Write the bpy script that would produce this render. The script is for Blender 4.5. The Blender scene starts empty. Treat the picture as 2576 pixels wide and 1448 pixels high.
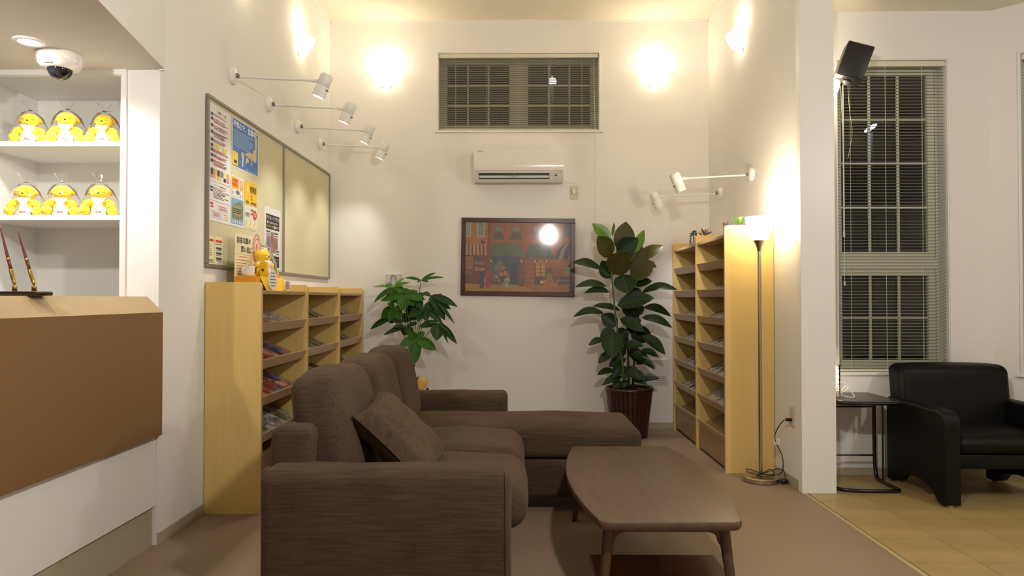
import bpy, math, random
from mathutils import Vector, Matrix, Euler
random.seed(7)
PI = math.pi
sc = bpy.context.scene
col = sc.collection

# ------------------------------------------------------------------ camera
F = 1740.0
PITCH = math.atan(26 / F); YAW = math.atan(17 / F)
cam = bpy.data.cameras.new('camera'); camo = bpy.data.objects.new('camera', cam); col.objects.link(camo)
cam.sensor_width = 36.0; cam.lens = F / 2576 * 36.0; cam.clip_start = 0.05; cam.clip_end = 100
CAMLOC = Vector((0, 0, 1.22))
camo.location = CAMLOC
camo.rotation_euler = Euler((PI / 2 + PITCH, 0, YAW), 'XYZ')
sc.camera = camo
RC = camo.rotation_euler.to_matrix()

def ray(px, py):
    return RC @ Vector(((px - 1288) / F, -(py - 724) / F, -1.0))
def atY(px, py, Y):
    d = ray(px, py); return CAMLOC + d * (Y / d.y)
def atX(px, py, X):
    d = ray(px, py); return CAMLOC + d * (X / d.x)
def atZ(px, py, Z):
    d = ray(px, py); return CAMLOC + d * ((Z - CAMLOC.z) / d.z)

# ------------------------------------------------------------------ world, view, lights of the place
w = bpy.data.worlds.new('night'); sc.world = w; w.use_nodes = True
w.node_tree.nodes['Background'].inputs[0].default_value = (0.005, 0.005, 0.006, 1)
w.node_tree.nodes['Background'].inputs[1].default_value = 0.35
sc.view_settings.view_transform = 'Standard'; sc.view_settings.look = 'None'
sc.view_settings.gamma = 1.0; sc.view_settings.use_curve_mapping = False
sc.view_settings.exposure = 0.27
sc.cycles.transparent_max_bounces = 24

WARM = (1.0, 0.89, 0.68); NEUT = (1.0, 0.975, 0.915); COOL = (0.86, 0.93, 1.0); CREAM = (1.0, 0.86, 0.64)
P_PENDANT = 98.0; P_SCONCE = 3.4; P_SPOT = 18.0; P_FLOORLAMP = 12.0; P_DOWN = 40.0; P_RIGHT = 56.0; P_NICHE_FILL = 36.0

def light(name, kind, loc, power, color, size=0.05, target=None, spot=None, blend=0.5, parent=None):
    l = bpy.data.lights.new(name, kind); l.energy = power; l.color = color
    if kind == 'AREA': l.size = size
    else: l.shadow_soft_size = size
    if spot: l.spot_size = spot; l.spot_blend = blend
    o = bpy.data.objects.new(name, l); col.objects.link(o); o.location = loc
    if target is not None:
        o.rotation_euler = (Vector(target) - Vector(loc)).to_track_quat('-Z', 'Y').to_euler()
    if parent is not None:
        o.location = Vector(loc) - parent.location; o.parent = parent
    return o

# ------------------------------------------------------------------ materials
def lin(c):
    return tuple(((x / 255) / 12.92 if x / 255 <= 0.04045 else ((x / 255 + 0.055) / 1.055) ** 2.4) for x in c)
_m = {}
def mat(name, rgb=(200, 200, 200), rough=0.5, metal=0.0, emit=None, estr=0.0, bump=0.0, bscale=200.0, vary=0.0, vscale=3.0,
        stretch=None, coat=0.0, spec=0.5, sheen=0.0):
    if name in _m: return _m[name]
    m = bpy.data.materials.new(name); m.use_nodes = True; nt = m.node_tree; b = nt.nodes['Principled BSDF']
    c = lin(rgb) + (1,)
    b.inputs['Base Color'].default_value = c; b.inputs['Roughness'].default_value = rough; b.inputs['Metallic'].default_value = metal
    b.inputs['Specular IOR Level'].default_value = spec; b.inputs['Coat Weight'].default_value = coat
    if sheen: b.inputs['Sheen Weight'].default_value = sheen
    if emit: b.inputs['Emission Color'].default_value = lin(emit) + (1,); b.inputs['Emission Strength'].default_value = estr
    if bump or vary:
        tc = nt.nodes.new('ShaderNodeTexCoord'); mp = nt.nodes.new('ShaderNodeMapping')
        nt.links.new(tc.outputs['Object'], mp.inputs[0])
        if stretch: mp.inputs['Scale'].default_value = stretch
    if vary:
        n = nt.nodes.new('ShaderNodeTexNoise'); n.inputs['Scale'].default_value = vscale; n.inputs['Detail'].default_value = 5
        nt.links.new(mp.outputs[0], n.inputs['Vector'])
        r = nt.nodes.new('ShaderNodeValToRGB'); nt.links.new(n.outputs['Fac'], r.inputs[0])
        r.color_ramp.elements[0].position = 0.3; r.color_ramp.elements[1].position = 0.7
        r.color_ramp.elements[0].color = tuple(x * (1 - vary) for x in c[:3]) + (1,)
        r.color_ramp.elements[1].color = tuple(min(1, x * (1 + vary)) for x in c[:3]) + (1,)
        nt.links.new(r.outputs[0], b.inputs['Base Color'])
    if bump:
        n2 = nt.nodes.new('ShaderNodeTexNoise'); n2.inputs['Scale'].default_value = bscale; n2.inputs['Detail'].default_value = 3
        nt.links.new(mp.outputs[0], n2.inputs['Vector'])
        bp = nt.nodes.new('ShaderNodeBump'); bp.inputs['Strength'].default_value = bump; bp.inputs['Distance'].default_value = 0.002
        nt.links.new(n2.outputs['Fac'], bp.inputs['Height']); nt.links.new(bp.outputs[0], b.inputs['Normal'])
    _m[name] = m; return m

def glassy(name, tint=(1, 1, 1), gloss=0.08, rough=0.02, ior=1.45):
    if name in _m: return _m[name]
    m = bpy.data.materials.new(name); m.use_nodes = True; nt = m.node_tree; nt.nodes.clear()
    o = nt.nodes.new('ShaderNodeOutputMaterial'); mx = nt.nodes.new('ShaderNodeMixShader'); t = nt.nodes.new('ShaderNodeBsdfTransparent')
    g = nt.nodes.new('ShaderNodeBsdfGlossy'); f = nt.nodes.new('ShaderNodeFresnel'); a = nt.nodes.new('ShaderNodeMath')
    g.inputs['Roughness'].default_value = rough; t.inputs[0].default_value = tuple(tint) + (1,); f.inputs[0].default_value = ior
    a.operation = 'ADD'; a.inputs[1].default_value = gloss - ((ior - 1) / (ior + 1)) ** 2; a.use_clamp = True
    nt.links.new(f.outputs[0], a.inputs[0]); nt.links.new(a.outputs[0], mx.inputs[0])
    nt.links.new(t.outputs[0], mx.inputs[1]); nt.links.new(g.outputs[0], mx.inputs[2]); nt.links.new(mx.outputs[0], o.inputs[0])
    _m[name] = m; return m

def fabric(name, c1, c2, warp=(3, 60, 60), bump=0.35):
    m = bpy.data.materials.new(name); m.use_nodes = True; nt = m.node_tree; b = nt.nodes['Principled BSDF']
    b.inputs['Roughness'].default_value = 0.95; b.inputs['Specular IOR Level'].default_value = 0.15; b.inputs['Sheen Weight'].default_value = 0.2
    b.inputs['Sheen Tint'].default_value = lin((170, 145, 115)) + (1,)
    tc = nt.nodes.new('ShaderNodeTexCoord')
    def noise(scale, stretch, det=6):
        mp = nt.nodes.new('ShaderNodeMapping'); mp.inputs['Scale'].default_value = stretch
        nt.links.new(tc.outputs['Object'], mp.inputs[0])
        n = nt.nodes.new('ShaderNodeTexNoise'); n.inputs['Scale'].default_value = scale; n.inputs['Detail'].default_value = det
        nt.links.new(mp.outputs[0], n.inputs['Vector']); return n
    n1 = noise(2.2, warp); n2 = noise(7.0, (warp[0] * 3, warp[1] * 2, warp[2] * 2)); n3 = noise(4.0, (1, 1, 1), 3)
    mx = nt.nodes.new('ShaderNodeMath'); mx.operation = 'ADD'
    nt.links.new(n1.outputs[0], mx.inputs[0]); nt.links.new(n2.outputs[0], mx.inputs[1])
    m2 = nt.nodes.new('ShaderNodeMath'); m2.operation = 'MULTIPLY_ADD'; m2.inputs[1].default_value = 0.36
    nt.links.new(mx.outputs[0], m2.inputs[0])
    m3 = nt.nodes.new('ShaderNodeMath'); m3.operation = 'MULTIPLY'; m3.inputs[1].default_value = 0.28
    nt.links.new(n3.outputs[0], m3.inputs[0]); nt.links.new(m3.outputs[0], m2.inputs[2])
    r = nt.nodes.new('ShaderNodeValToRGB'); nt.links.new(m2.outputs[0], r.inputs[0])
    r.color_ramp.elements[0].position = 0.35; r.color_ramp.elements[1].position = 0.65
    r.color_ramp.elements[0].color = lin(c1) + (1,); r.color_ramp.elements[1].color = lin(c2) + (1,)
    nt.links.new(r.outputs[0], b.inputs['Base Color'])
    bp = nt.nodes.new('ShaderNodeBump'); bp.inputs['Strength'].default_value = bump; bp.inputs['Distance'].default_value = 0.002
    nt.links.new(n2.outputs[0], bp.inputs['Height']); nt.links.new(bp.outputs[0], b.inputs['Normal'])
    return m

def cover(name, pal, scale=14.0):
    """printed leaflet cover: coloured patches on paper, different on every copy"""
    m = bpy.data.materials.new(name); m.use_nodes = True; nt = m.node_tree; b = nt.nodes['Principled BSDF']
    b.inputs['Roughness'].default_value = 0.35
    tc = nt.nodes.new('ShaderNodeTexCoord'); oi = nt.nodes.new('ShaderNodeObjectInfo')
    sh = nt.nodes.new('ShaderNodeMath'); sh.operation = 'MULTIPLY'; sh.inputs[1].default_value = 37.0
    nt.links.new(oi.outputs['Random'], sh.inputs[0])
    n = nt.nodes.new('ShaderNodeTexVoronoi'); n.voronoi_dimensions = '4D'; n.distance = 'CHEBYCHEV'; n.inputs['Scale'].default_value = scale
    n.inputs['Randomness'].default_value = 0.75
    nt.links.new(tc.outputs['Object'], n.inputs['Vector']); nt.links.new(sh.outputs[0], n.inputs['W'])
    sp = nt.nodes.new('ShaderNodeSeparateColor'); nt.links.new(n.outputs['Color'], sp.inputs[0])
    fn = nt.nodes.new('ShaderNodeTexNoise'); fn.inputs['Scale'].default_value = 60; nt.links.new(tc.outputs['Object'], fn.inputs['Vector'])
    n2 = nt.nodes.new('ShaderNodeMath'); n2.operation = 'MULTIPLY_ADD'; n2.inputs[1].default_value = 0.3
    nt.links.new(fn.outputs['Fac'], n2.inputs[0]); nt.links.new(sp.outputs[0], n2.inputs[2])
    n3 = nt.nodes.new('ShaderNodeMath'); n3.operation = 'SUBTRACT'; n3.inputs[1].default_value = 0.15; nt.links.new(n2.outputs[0], n3.inputs[0]); n2 = n3
    r = nt.nodes.new('ShaderNodeValToRGB'); r.color_ramp.interpolation = 'LINEAR'
    e = r.color_ramp.elements
    while len(e) < len(pal): e.new(0.5)
    for i, c in enumerate(pal): e[i].position = i / len(pal); e[i].color = lin(c) + (1,)
    nt.links.new(n2.outputs[0], r.inputs[0]); nt.links.new(r.outputs[0], b.inputs['Base Color'])
    return m

M_wall = mat('wall_paint', (234, 230, 226), 0.85, bump=0.15, bscale=260)
M_white = mat('white_enamel', (235, 233, 228), 0.35)
M_soffit = mat('soffit_paint', (228, 225, 220), 0.8)
M_ceil = mat('ceiling_paint', (230, 222, 204), 0.85)
M_base = mat('skirting_vinyl', (178, 166, 142), 0.6)
M_carpet = mat('beige_floor_vinyl', (144, 121, 99), 0.55, vary=0.05, vscale=1.2, bump=0.1, bscale=120)
M_tile = mat('sand_tile', (172, 146, 96), 0.42, vary=0.13, vscale=2.2, stretch=(1, 3, 1), bump=0.15, bscale=12)
M_grout = mat('grout', (178, 160, 116), 0.8)
M_maple = mat('maple_laminate', (226, 193, 120), 0.42, vary=0.03, vscale=4, stretch=(8, 8, 0.6))
M_mapedge = mat('maple_edging', (190, 152, 110), 0.5)
M_brown = mat('taupe_laminate', (150, 118, 84), 0.35, vary=0.04, vscale=6)
M_lip = mat('taupe_lip', (160, 128, 92), 0.28)
M_sofa = fabric('sofa_weave', (52, 39, 31), (88, 71, 55))
M_sofa2 = fabric('pillow_weave', (56, 43, 33), (92, 75, 57), warp=(40, 40, 6))
M_black = mat('black_metal', (14, 13, 13), 0.3)
M_leather = mat('black_leather', (11, 10, 9), 0.5, bump=0.4, bscale=90, spec=0.22)
M_walnut = mat('walnut_veneer', (88, 66, 49), 0.42, vary=0.14, vscale=4, stretch=(9, 0.7, 9), bump=0.05, bscale=60)
M_walnutd = mat('walnut_dark', (80, 52, 34), 0.45, vary=0.12, vscale=4, stretch=(6, 6, 1))
M_redwood = mat('reddish_shelf_board', (92, 48, 34), 0.4, vary=0.1, vscale=4, stretch=(1, 8, 1))
M_steel = mat('brushed_steel', (190, 180, 165), 0.28, metal=1.0)
M_gold = mat('gold_plate', (196, 158, 84), 0.3, metal=1.0)
M_counter = mat('counter_brown', (128, 96, 62), 0.5, bump=0.05)
M_countert = mat('counter_top_tan', (176, 150, 112), 0.5)
M_ceramic = mat('appliance_plastic', (236, 230, 222), 0.16, coat=0.5)
M_beigep = mat('ivory_plastic', (205, 198, 172), 0.35)
M_dark = mat('black_plastic', (22, 20, 20), 0.35)
M_slat = mat('blind_slat', (166, 165, 148), 0.45)
M_sash = mat('window_vinyl', (214, 214, 192), 0.4)
M_glass = glassy('pane_glass', (0.92, 0.94, 0.93), 0.04)
M_clear = glassy('clear_glass', (0.95, 0.96, 0.97), 0.12)
M_film = glassy('cellophane', (1, 1, .99), 0.025, 0.08, 1.12)
M_leafd = mat('rubber_leaf', (27, 50, 22), 0.34, vary=0.25, vscale=9, spec=0.3)
M_leafo = mat('rubber_leaf_olive', (66, 64, 24), 0.36, vary=0.2, vscale=9, spec=0.3)
M_leafl = mat('rubber_leaf_young', (84, 128, 34), 0.3, vary=0.15, vscale=9)
M_pleaf = mat('pachira_leaf', (50, 98, 24), 0.45, vary=0.2, vscale=12, spec=0.22)
M_pleafd = mat('pachira_leaf_deep', (28, 62, 18), 0.45, vary=0.2, vscale=12, spec=0.22)
M_pleafl = mat('pachira_leaf_young', (92, 142, 34), 0.35, vary=0.15, vscale=12)
M_vein = mat('leaf_vein', (66, 92, 42), 0.5)
M_stem = mat('green_stem', (82, 104, 44), 0.5)
M_trunk = mat('brown_trunk', (74, 60, 40), 0.8, bump=0.4, bscale=40)
M_pot = mat('mahogany_slat_pot', (58, 28, 20), 0.3, vary=0.3, vscale=10, stretch=(4, 4, 0.5))
M_soil = mat('dark_soil', (30, 22, 16), 0.95, bump=1.0, bscale=60)
M_cork = mat('cork_fabric', (204, 195, 160), 0.95, bump=0.25, bscale=300)
M_alu = mat('grey_alu_frame', (140, 132, 118), 0.4, metal=0.3)
M_paper = mat('white_paper', (226, 222, 220), 0.35)
M_creamp = mat('cream_paper', (232, 222, 184), 0.4)
M_orange = mat('orange_card', (240, 160, 28), 0.4)
M_yellow = mat('yellow_card', (236, 190, 26), 0.4)
M_plush = mat('yellow_plush', (255, 216, 48), 0.9, bump=0.5, bscale=150, sheen=0.4)
M_plusho = mat('deep_yellow_plush', (248, 178, 20), 0.9, bump=0.5, bscale=150)
M_bib = mat('white_felt', (248, 240, 236), 0.9)
M_ink = mat('black_ink', (40, 36, 38), 0.5)
M_greyink = mat('grey_ink', (120, 116, 118), 0.5)
M_red = mat('red_ink', (206, 62, 48), 0.5)
M_pink = mat('pink_ink', (226, 130, 116), 0.5)
M_navy = mat('navy_ink', (58, 72, 100), 0.5)
M_blue = mat('blue_ink', (30, 108, 186), 0.3)
M_white_ink = mat('white_ink', (240, 240, 238), 0.4)
M_yelink = mat('yellow_ink', (222, 214, 60), 0.4)
M_tan = mat('tan_ink', (214, 190, 140), 0.4)

def glow(name, rgb, s):
    return mat(name, (255, 250, 240), 0.4, emit=rgb, estr=s)
M_bulb = glow('lit_opal_glass', (255, 238, 196), 8.5)
M_led = glow('lit_led_lens', (255, 244, 236), 14.0)
M_shade = glow('lit_torchiere_glass', (255, 234, 186), 14.0)
M_downl = glow('lit_downlight', (255, 244, 225), 16.0)
M_fairy = glow('fairy_light', (255, 226, 160), 12.0)

# ------------------------------------------------------------------ mesh builder
class MB:
    def __init__(s): s.v = []; s.f = []; s.m = []; s.mats = []; s.cur = 0
    def use(s, material):
        if material not in s.mats: s.mats.append(material)
        s.cur = s.mats.index(material); return s
    def add(s, vs, fs):
        k = len(s.v); s.v += [Vector(p) for p in vs]
        for f in fs: s.f.append(tuple(i + k for i in f)); s.m.append(s.cur)
        return s
    def box(s, x0, x1, y0, y1, z0, z1, b=0.0):
        x0, x1 = min(x0, x1), max(x0, x1); y0, y1 = min(y0, y1), max(y0, y1); z0, z1 = min(z0, z1), max(z0, z1)
        if b <= 0:
            return s.add([(x0, y0, z0), (x1, y0, z0), (x1, y1, z0), (x0, y1, z0), (x0, y0, z1), (x1, y0, z1), (x1, y1, z1), (x0, y1, z1)],
                         [(0, 3, 2, 1), (4, 5, 6, 7), (0, 1, 5, 4), (1, 2, 6, 5), (2, 3, 7, 6), (3, 0, 4, 7)])
        b = min(b, (x1 - x0) * .49, (y1 - y0) * .49, (z1 - z0) * .49)
        return s.rbox(((x0 + x1) / 2, (y0 + y1) / 2, (z0 + z1) / 2), ((x1 - x0) / 2, (y1 - y0) / 2, (z1 - z0) / 2), b, k=2, n=1)
    def rbox(s, c, h, r, k=4, n=4, warp=None):
        """rounded box; h half sizes; k segments in the rounding, n across; warp(p, unit) moves a point"""
        ax = []
        for a in range(3):
            R = min(r, h[a] * .999); inner = h[a] - R
            vals = [-inner - R * math.sin((k - i) / k * PI / 2) ** 1.0 for i in range(k)]
            vals += [-inner + 2 * inner * i / n for i in range(n + 1)]
            vals += [inner + R * math.sin((i + 1) / k * PI / 2) for i in range(k)]
            ax.append(vals)
        idx = {}; vs = []; fs = []
        def pt(p):
            q = tuple(round(x, 6) for x in p)
            if q in idx: return idx[q]
            inn = Vector([max(-(h[a] - min(r, h[a])), min(h[a] - min(r, h[a]), p[a])) for a in range(3)])
            d = Vector(p) - inn
            if d.length > 1e-9:
                # spherify on the rounding
                m = max(abs(x) for x in d)
                d = d.normalized() * min(r, m) if m > 0 else d
            o = inn + d
            if warp:
                u = Vector((o.x / h[0], o.y / h[1], o.z / h[2])); o = warp(o, u)
            idx[q] = len(vs); vs.append(o + Vector(c)); return idx[q]
        for a in range(3):
            b_, c_ = (a + 1) % 3, (a + 2) % 3
            for sgn in (-1, 1):
                for i in range(len(ax[b_]) - 1):
                    for j in range(len(ax[c_]) - 1):
                        q = []
                        for (ii, jj) in ((i, j), (i + 1, j), (i + 1, j + 1), (i, j + 1)):
                            p = [0, 0, 0]; p[a] = sgn * h[a]; p[b_] = ax[b_][ii]; p[c_] = ax[c_][jj]; q.append(pt(p))
                        if sgn < 0: q = q[::-1]
                        if len(set(q)) >= 3:
                            fs.append(tuple(dict.fromkeys(q)))
        return s.add(vs, fs)
    def cyl(s, p0, p1, r0, r1=None, n=16, caps=True):
        r1 = r0 if r1 is None else r1
        return s.rings([(p0, r0), (p1, r1)], n, caps)
    def rings(s, pr, n=16, caps=True):
        """straight or bent tube through [(point, radius)]"""
        P = [Vector(p) for p, r in pr]; R = [r for p, r in pr]; vs = []; fs = []
        t0 = (P[1] - P[0]).normalized(); ref = Vector((0, 0, 1)) if abs(t0.z) < .9 else Vector((1, 0, 0))
        nrm = t0.cross(ref).normalized()
        for i, p in enumerate(P):
            if i == 0: t = t0
            elif i == len(P) - 1: t = (P[i] - P[i - 1]).normalized()
            else: t = ((P[i + 1] - P[i]).normalized() + (P[i] - P[i - 1]).normalized())
            if t.length < 1e-9: t = t0
            t = t.normalized(); nn = nrm - t * nrm.dot(t)
            nrm = nn.normalized() if nn.length > 1e-9 else nrm
            bn = t.cross(nrm)
            for k in range(n):
                a = 2 * PI * k / n; vs.append(p + (nrm * math.cos(a) + bn * math.sin(a)) * R[i])
        for i in range(len(P) - 1):
            for k in range(n):
                fs.append((i * n + k, i * n + (k + 1) % n, (i + 1) * n + (k + 1) % n, (i + 1) * n + k))
        if caps: fs.append(tuple(range(n))[::-1]); fs.append(tuple((len(P) - 1) * n + k for k in range(n)))
        return s.add(vs, fs)
    def tube(s, pts, r, n=8, smooth=0, closed=False):
        P = [Vector(p) for p in pts]
        for _ in range(smooth):
            Q = [P[0]]
            for a, b in zip(P, P[1:]): Q += [a * .75 + b * .25, a * .25 + b * .75]
            Q.append(P[-1]); P = Q
        return s.rings([(p, r) for p in P], n)
    def lathe(s, prof, c=(0, 0, 0), n=24, axis='Z'):
        """prof [(r, z)] bottom to top; poles where r == 0"""
        c = Vector(c); vs = []; fs = []; rows = []
        for r, z in prof:
            if r <= 1e-6: rows.append([len(vs)]); vs.append(c + Vector((0, 0, z)))
            else:
                rows.append(list(range(len(vs), len(vs) + n)))
                vs += [c + Vector((r * math.cos(2 * PI * k / n), r * math.sin(2 * PI * k / n), z)) for k in range(n)]
        for a, b in zip(rows, rows[1:]):
            for k in range(n):
                k2 = (k + 1) % n
                if len(a) == 1 and len(b) == 1: continue
                if len(a) == 1: fs.append((a[0], b[k2], b[k]))
                elif len(b) == 1: fs.append((a[k], a[k2], b[0]))
                else: fs.append((a[k], a[k2], b[k2], b[k]))
        return s.add(vs, fs)
    def ell(s, c, r, rot=None, n=16, m=10):
        c = Vector(c); R = rot.to_matrix() if rot else Matrix.Identity(3); k0 = len(s.v)
        s.lathe([(math.sin(PI * i / m), -math.cos(PI * i / m)) for i in range(m + 1)], (0, 0, 0), n)
        for i in range(k0, len(s.v)):
            v = s.v[i]; s.v[i] = R @ Vector((v.x * r[0], v.y * r[1], v.z * r[2])) + c
        return s
    def prism(s, poly, a, b, plane='XY'):
        """extrude a 2-D outline from a to b along the axis the plane leaves out"""
        def P(u, v, t):
            return {'XY': (u, v, t), 'XZ': (u, t, v), 'YZ': (t, u, v)}[plane]
        n = len(poly); vs = [P(u, v, a) for u, v in poly] + [P(u, v, b) for u, v in poly]
        fs = [tuple(range(n))[::-1], tuple(range(n, 2 * n))] + [(i, (i + 1) % n, n + (i + 1) % n, n + i) for i in range(n)]
        return s.add(vs, fs)
    def quad(s, a, b, c, d): return s.add([a, b, c, d], [(0, 1, 2, 3)])
    def poly(s, pts): return s.add(pts, [tuple(range(len(pts)))])
    def xform(s, M, k0=0):
        for i in range(k0, len(s.v)): s.v[i] = M @ s.v[i]
        return s

def wloc(o):
    t = Vector((0, 0, 0))
    while o is not None: t += o.location; o = o.parent
    return t
def fixn(me):
    import bmesh
    bm = bmesh.new(); bm.from_mesh(me); bmesh.ops.recalc_face_normals(bm, faces=bm.faces); bm.to_mesh(me); bm.free()
def obj(name, mb, material=None, parent=None, world=True, smooth=False, fix=True, angle=None, **props):
    off = wloc(parent) if (parent is not None and world) else Vector((0, 0, 0))
    me = bpy.data.meshes.new(name); me.from_pydata([v - off for v in mb.v], [], mb.f)
    if mb.mats:
        for x in mb.mats: me.materials.append(x)
        for p, mi in zip(me.polygons, mb.m): p.material_index = mi
    elif material: me.materials.append(material)
    if fix: fixn(me)
    if smooth:
        me.shade_smooth()
        if angle: me.set_sharp_from_angle(angle=math.radians(angle))
    me.update()
    o = bpy.data.objects.new(name, me); col.objects.link(o)
    if parent is not None: o.parent = parent
    for k, v in props.items(): o[k] = v
    return o
def thing(name, label, cat, loc=(0, 0, 0), rz=0, group=None):
    o = bpy.data.objects.new(name, None); o.empty_display_size = 0.1; col.objects.link(o)
    o.location = loc; o.rotation_euler = (0, 0, rz); o['label'] = label; o['category'] = cat
    if group: o['group'] = group
    return o
def tag(o, label, cat, group=None):
    o['label'] = label; o['category'] = cat
    if group: o['group'] = group
    return o
def struct(name, mb, m, parent=None, **k):
    o = obj(name, mb, m, parent, **k)
    if parent is None: o['kind'] = 'structure'
    return o
def recenter(o):
    """put a one-mesh thing's origin at the middle of its base"""
    vs = [v.co for v in o.data.vertices]
    c = Vector(((min(v.x for v in vs) + max(v.x for v in vs)) / 2, (min(v.y for v in vs) + max(v.y for v in vs)) / 2, min(v.z for v in vs)))
    o.data.transform(Matrix.Translation(-c)); o.location = c; return o
def copy_tree(o, parent=None):
    c = o.copy(); col.objects.link(c); c.parent = parent
    for ch in list(o.children): copy_tree(ch, c)
    return c

_tc = {}
def text(mb, s, size, M, material, bold=0.0, align='LEFT', sx=1.0):
    """flat lettering; M maps the text plane (x right, y up) into the scene"""
    key = (s, bold, align)
    if key not in _tc:
        cu = bpy.data.curves.new('t', 'FONT'); cu.body = s; cu.size = 1.0; cu.resolution_u = 1; cu.align_x = align
        o = bpy.data.objects.new('t', cu); me = o.to_mesh()
        _tc[key] = ([v.co.copy() for v in me.vertices], [tuple(p.vertices) for p in me.polygons])
        o.to_mesh_clear(); bpy.data.objects.remove(o); bpy.data.curves.remove(cu)
    vs, fs = _tc[key]
    mb.use(material)
    for k, (ox, oy) in enumerate(((0, 0), (bold, bold * .5), (-bold, -bold * .5)) if bold else ((0, 0),)):
        mb.add([M @ Vector(((v.x + ox) * size * sx, (v.y + oy) * size, k * .00001)) for v in vs], fs)

# ================================================================== THE ROOM
XL, XR, YB, ZC = -1.79, 1.79, 6.51, 3.85
YC = 3.42                      # reception wall plane
XP = 1.987                     # far face of the partition
YR = 4.82; ZR = 3.22           # the side room's back wall and ceiling
mb = MB().box(XL - 4, XR, -2.6, YB + .2, -.12, 0)
fl = struct('floor', mb, M_carpet)
mb = MB().box(XR, 6.0, -2.6, YB + .2, -.12, -.006)
fr = struct('floor_side_room', mb, M_grout)
TP = .318
i = 0
for ix in range(8):
    for iy in range(19):
        x0 = 1.812 + ix * TP; y1 = YR - iy * TP
        cx, cy = x0 + TP / 2, y1 - TP / 2
        if cx + cy > 3.28 + 4.82 + .05: continue
        if cy < .6: continue
        if i == 0:
            t0 = obj('tile', MB().box(-TP / 2 + .0015, TP / 2 - .0015, -TP / 2 + .0015, TP / 2 - .0015, -.010, 0, 0), M_tile, fr, world=False)
            t0.location = (cx, cy, 0)
        else:
            t = t0.copy(); col.objects.link(t); t.location = (cx, cy, random.uniform(-.0004, .0004))
        i += 1
struct('trim_1', MB().box(XR - .012, XR + .010, -1.5, 4.36, -.01, .002), M_grout)     # strip between the two floors

def wall_with_hole(x0, x1, z0, z1, hx0, hx1, hz0, hz1, y0, y1):
    mb = MB()
    mb.box(x0, hx0, y0, y1, z0, z1); mb.box(hx1, x1, y0, y1, z0, z1)
    mb.box(hx0, hx1, y0, y1, z0, hz0); mb.box(hx0, hx1, y0, y1, hz1, z1)
    return mb
WX0, WX1, WZ0, WZ1 = -.765, .762, 2.80, 3.545
struct('wall_back', wall_with_hole(XL - .2, XP, 0, ZC, WX0, WX1, WZ0, WZ1, YB, YB + .2), M_wall)
struct('wall_left', MB().box(XL - .2, XL, YC + .45, YB, 0, ZC).box(XL - .001, XL, YC, YC + .45, 0, ZC), M_wall)
# reception end wall: strip beside the niche, and what is above and below it
NX0, NX1, NZ0, NZ1 = -2.72, -1.972, .9, 2.345
mb = MB().box(XL - 4, NX0, YC, YC + .5, 0, ZC).box(NX1, XL - .001, YC, YC + .45, 0, ZC).box(NX0, NX1, YC, YC + .5, NZ1, ZC).box(NX0, NX1, YC, YC + .5, 0, NZ0).box(NX0, NX1, YC + .44, YC + .5, NZ0, NZ1)
struct('wall_reception', mb, M_wall)
struct('wall_right', MB().box(XR, XP, 4.42, YB, 0, ZC), M_wall)
struct('trim_2', MB().box(XR - .018, XP, 4.36, 4.42, 0, ZC, .003), M_white)            # white pilaster that ends the partition
TX0, TX1, TZ0, TZ1 = 2.215, 2.985, .705, 2.885
struct('wall_side_room', wall_with_hole(XP, 3.28, 0, ZR, TX0, TX1, TZ0, TZ1, YR, YR + .18), M_wall)
struct('ceiling', MB().box(XL - 4, XP, -2.6, YB + .2, ZC, ZC + .1), M_ceil)
struct('ceiling_side_room', MB().box(XP - .0, 6.0, -2.6, YR + .2, ZR, ZR + .1), M_ceil)
struct('wall_over_opening', MB().box(XR, XP, -2.6, 4.36, ZR, ZC), M_wall)
struct('wall_rear', MB().box(XL - 4, 6.0, -2.7, -2.6, 0, ZC), M_wall)
struct('wall_far_left', MB().box(XL - 4.1, XL - 4, -2.6, YC, 0, ZC), M_wall)
struct('wall_far_right', MB().box(6.0, 6.1, -2.6, 3.0, 0, ZR), M_wall)
# bay wall, 45 degrees, with its own window: local x along the wall
BO = Vector((3.28, YR, 0)); BD = Vector((1, -1, 0)).normalized()
BM = Matrix.Translation(BO) @ Matrix.Rotation(-PI / 4, 4, 'Z')
mb = wall_with_hole(0, 3.9, 0, ZR, .165, .935, TZ0, TZ1, 0, .18).xform(BM)
struct('wall_bay', mb, M_wall)
# fine cove line under the ceilings
mb = MB().box(XL, XR, YB - .012, YB, ZC - .012, ZC).box(XL, XL + .012, YC, YB, ZC - .012, ZC).box(XR - .012, XR, 4.42, YB, ZC - .012, ZC)
struct('trim_3', mb, M_white)
struct('baseboard_back', MB().box(XL, XR, YB - .009, YB, 0, .06, .002), M_base)
struct('baseboard_left', MB().box(XL, XL + .009, YC, YB, 0, .06, .002), M_base)
struct('baseboard_right', MB().box(XR - .009, XR, 4.42, YB, 0, .06, .002), M_base)
struct('baseboard_side_room', MB().box(XP, 3.28, YR - .009, YR, 0, .052, .002), M_base)
struct('baseboard_bay', MB().box(0, 3.9, -.009, 0, 0, .052).xform(BM), M_base)
# reception soffit with its slanting front
sof = [(-1.765, YC), (-1.614, 2.64), (-1.29, .95), (-5.6, .95), (-5.6, YC)]
struct('ceiling_soffit', MB().prism(sof, 2.36, ZC), M_soffit)
struct('trim_4', MB().box(XL - .0, -1.765, YC - .012, YC + .006, 2.355, ZC), M_white)

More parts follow.
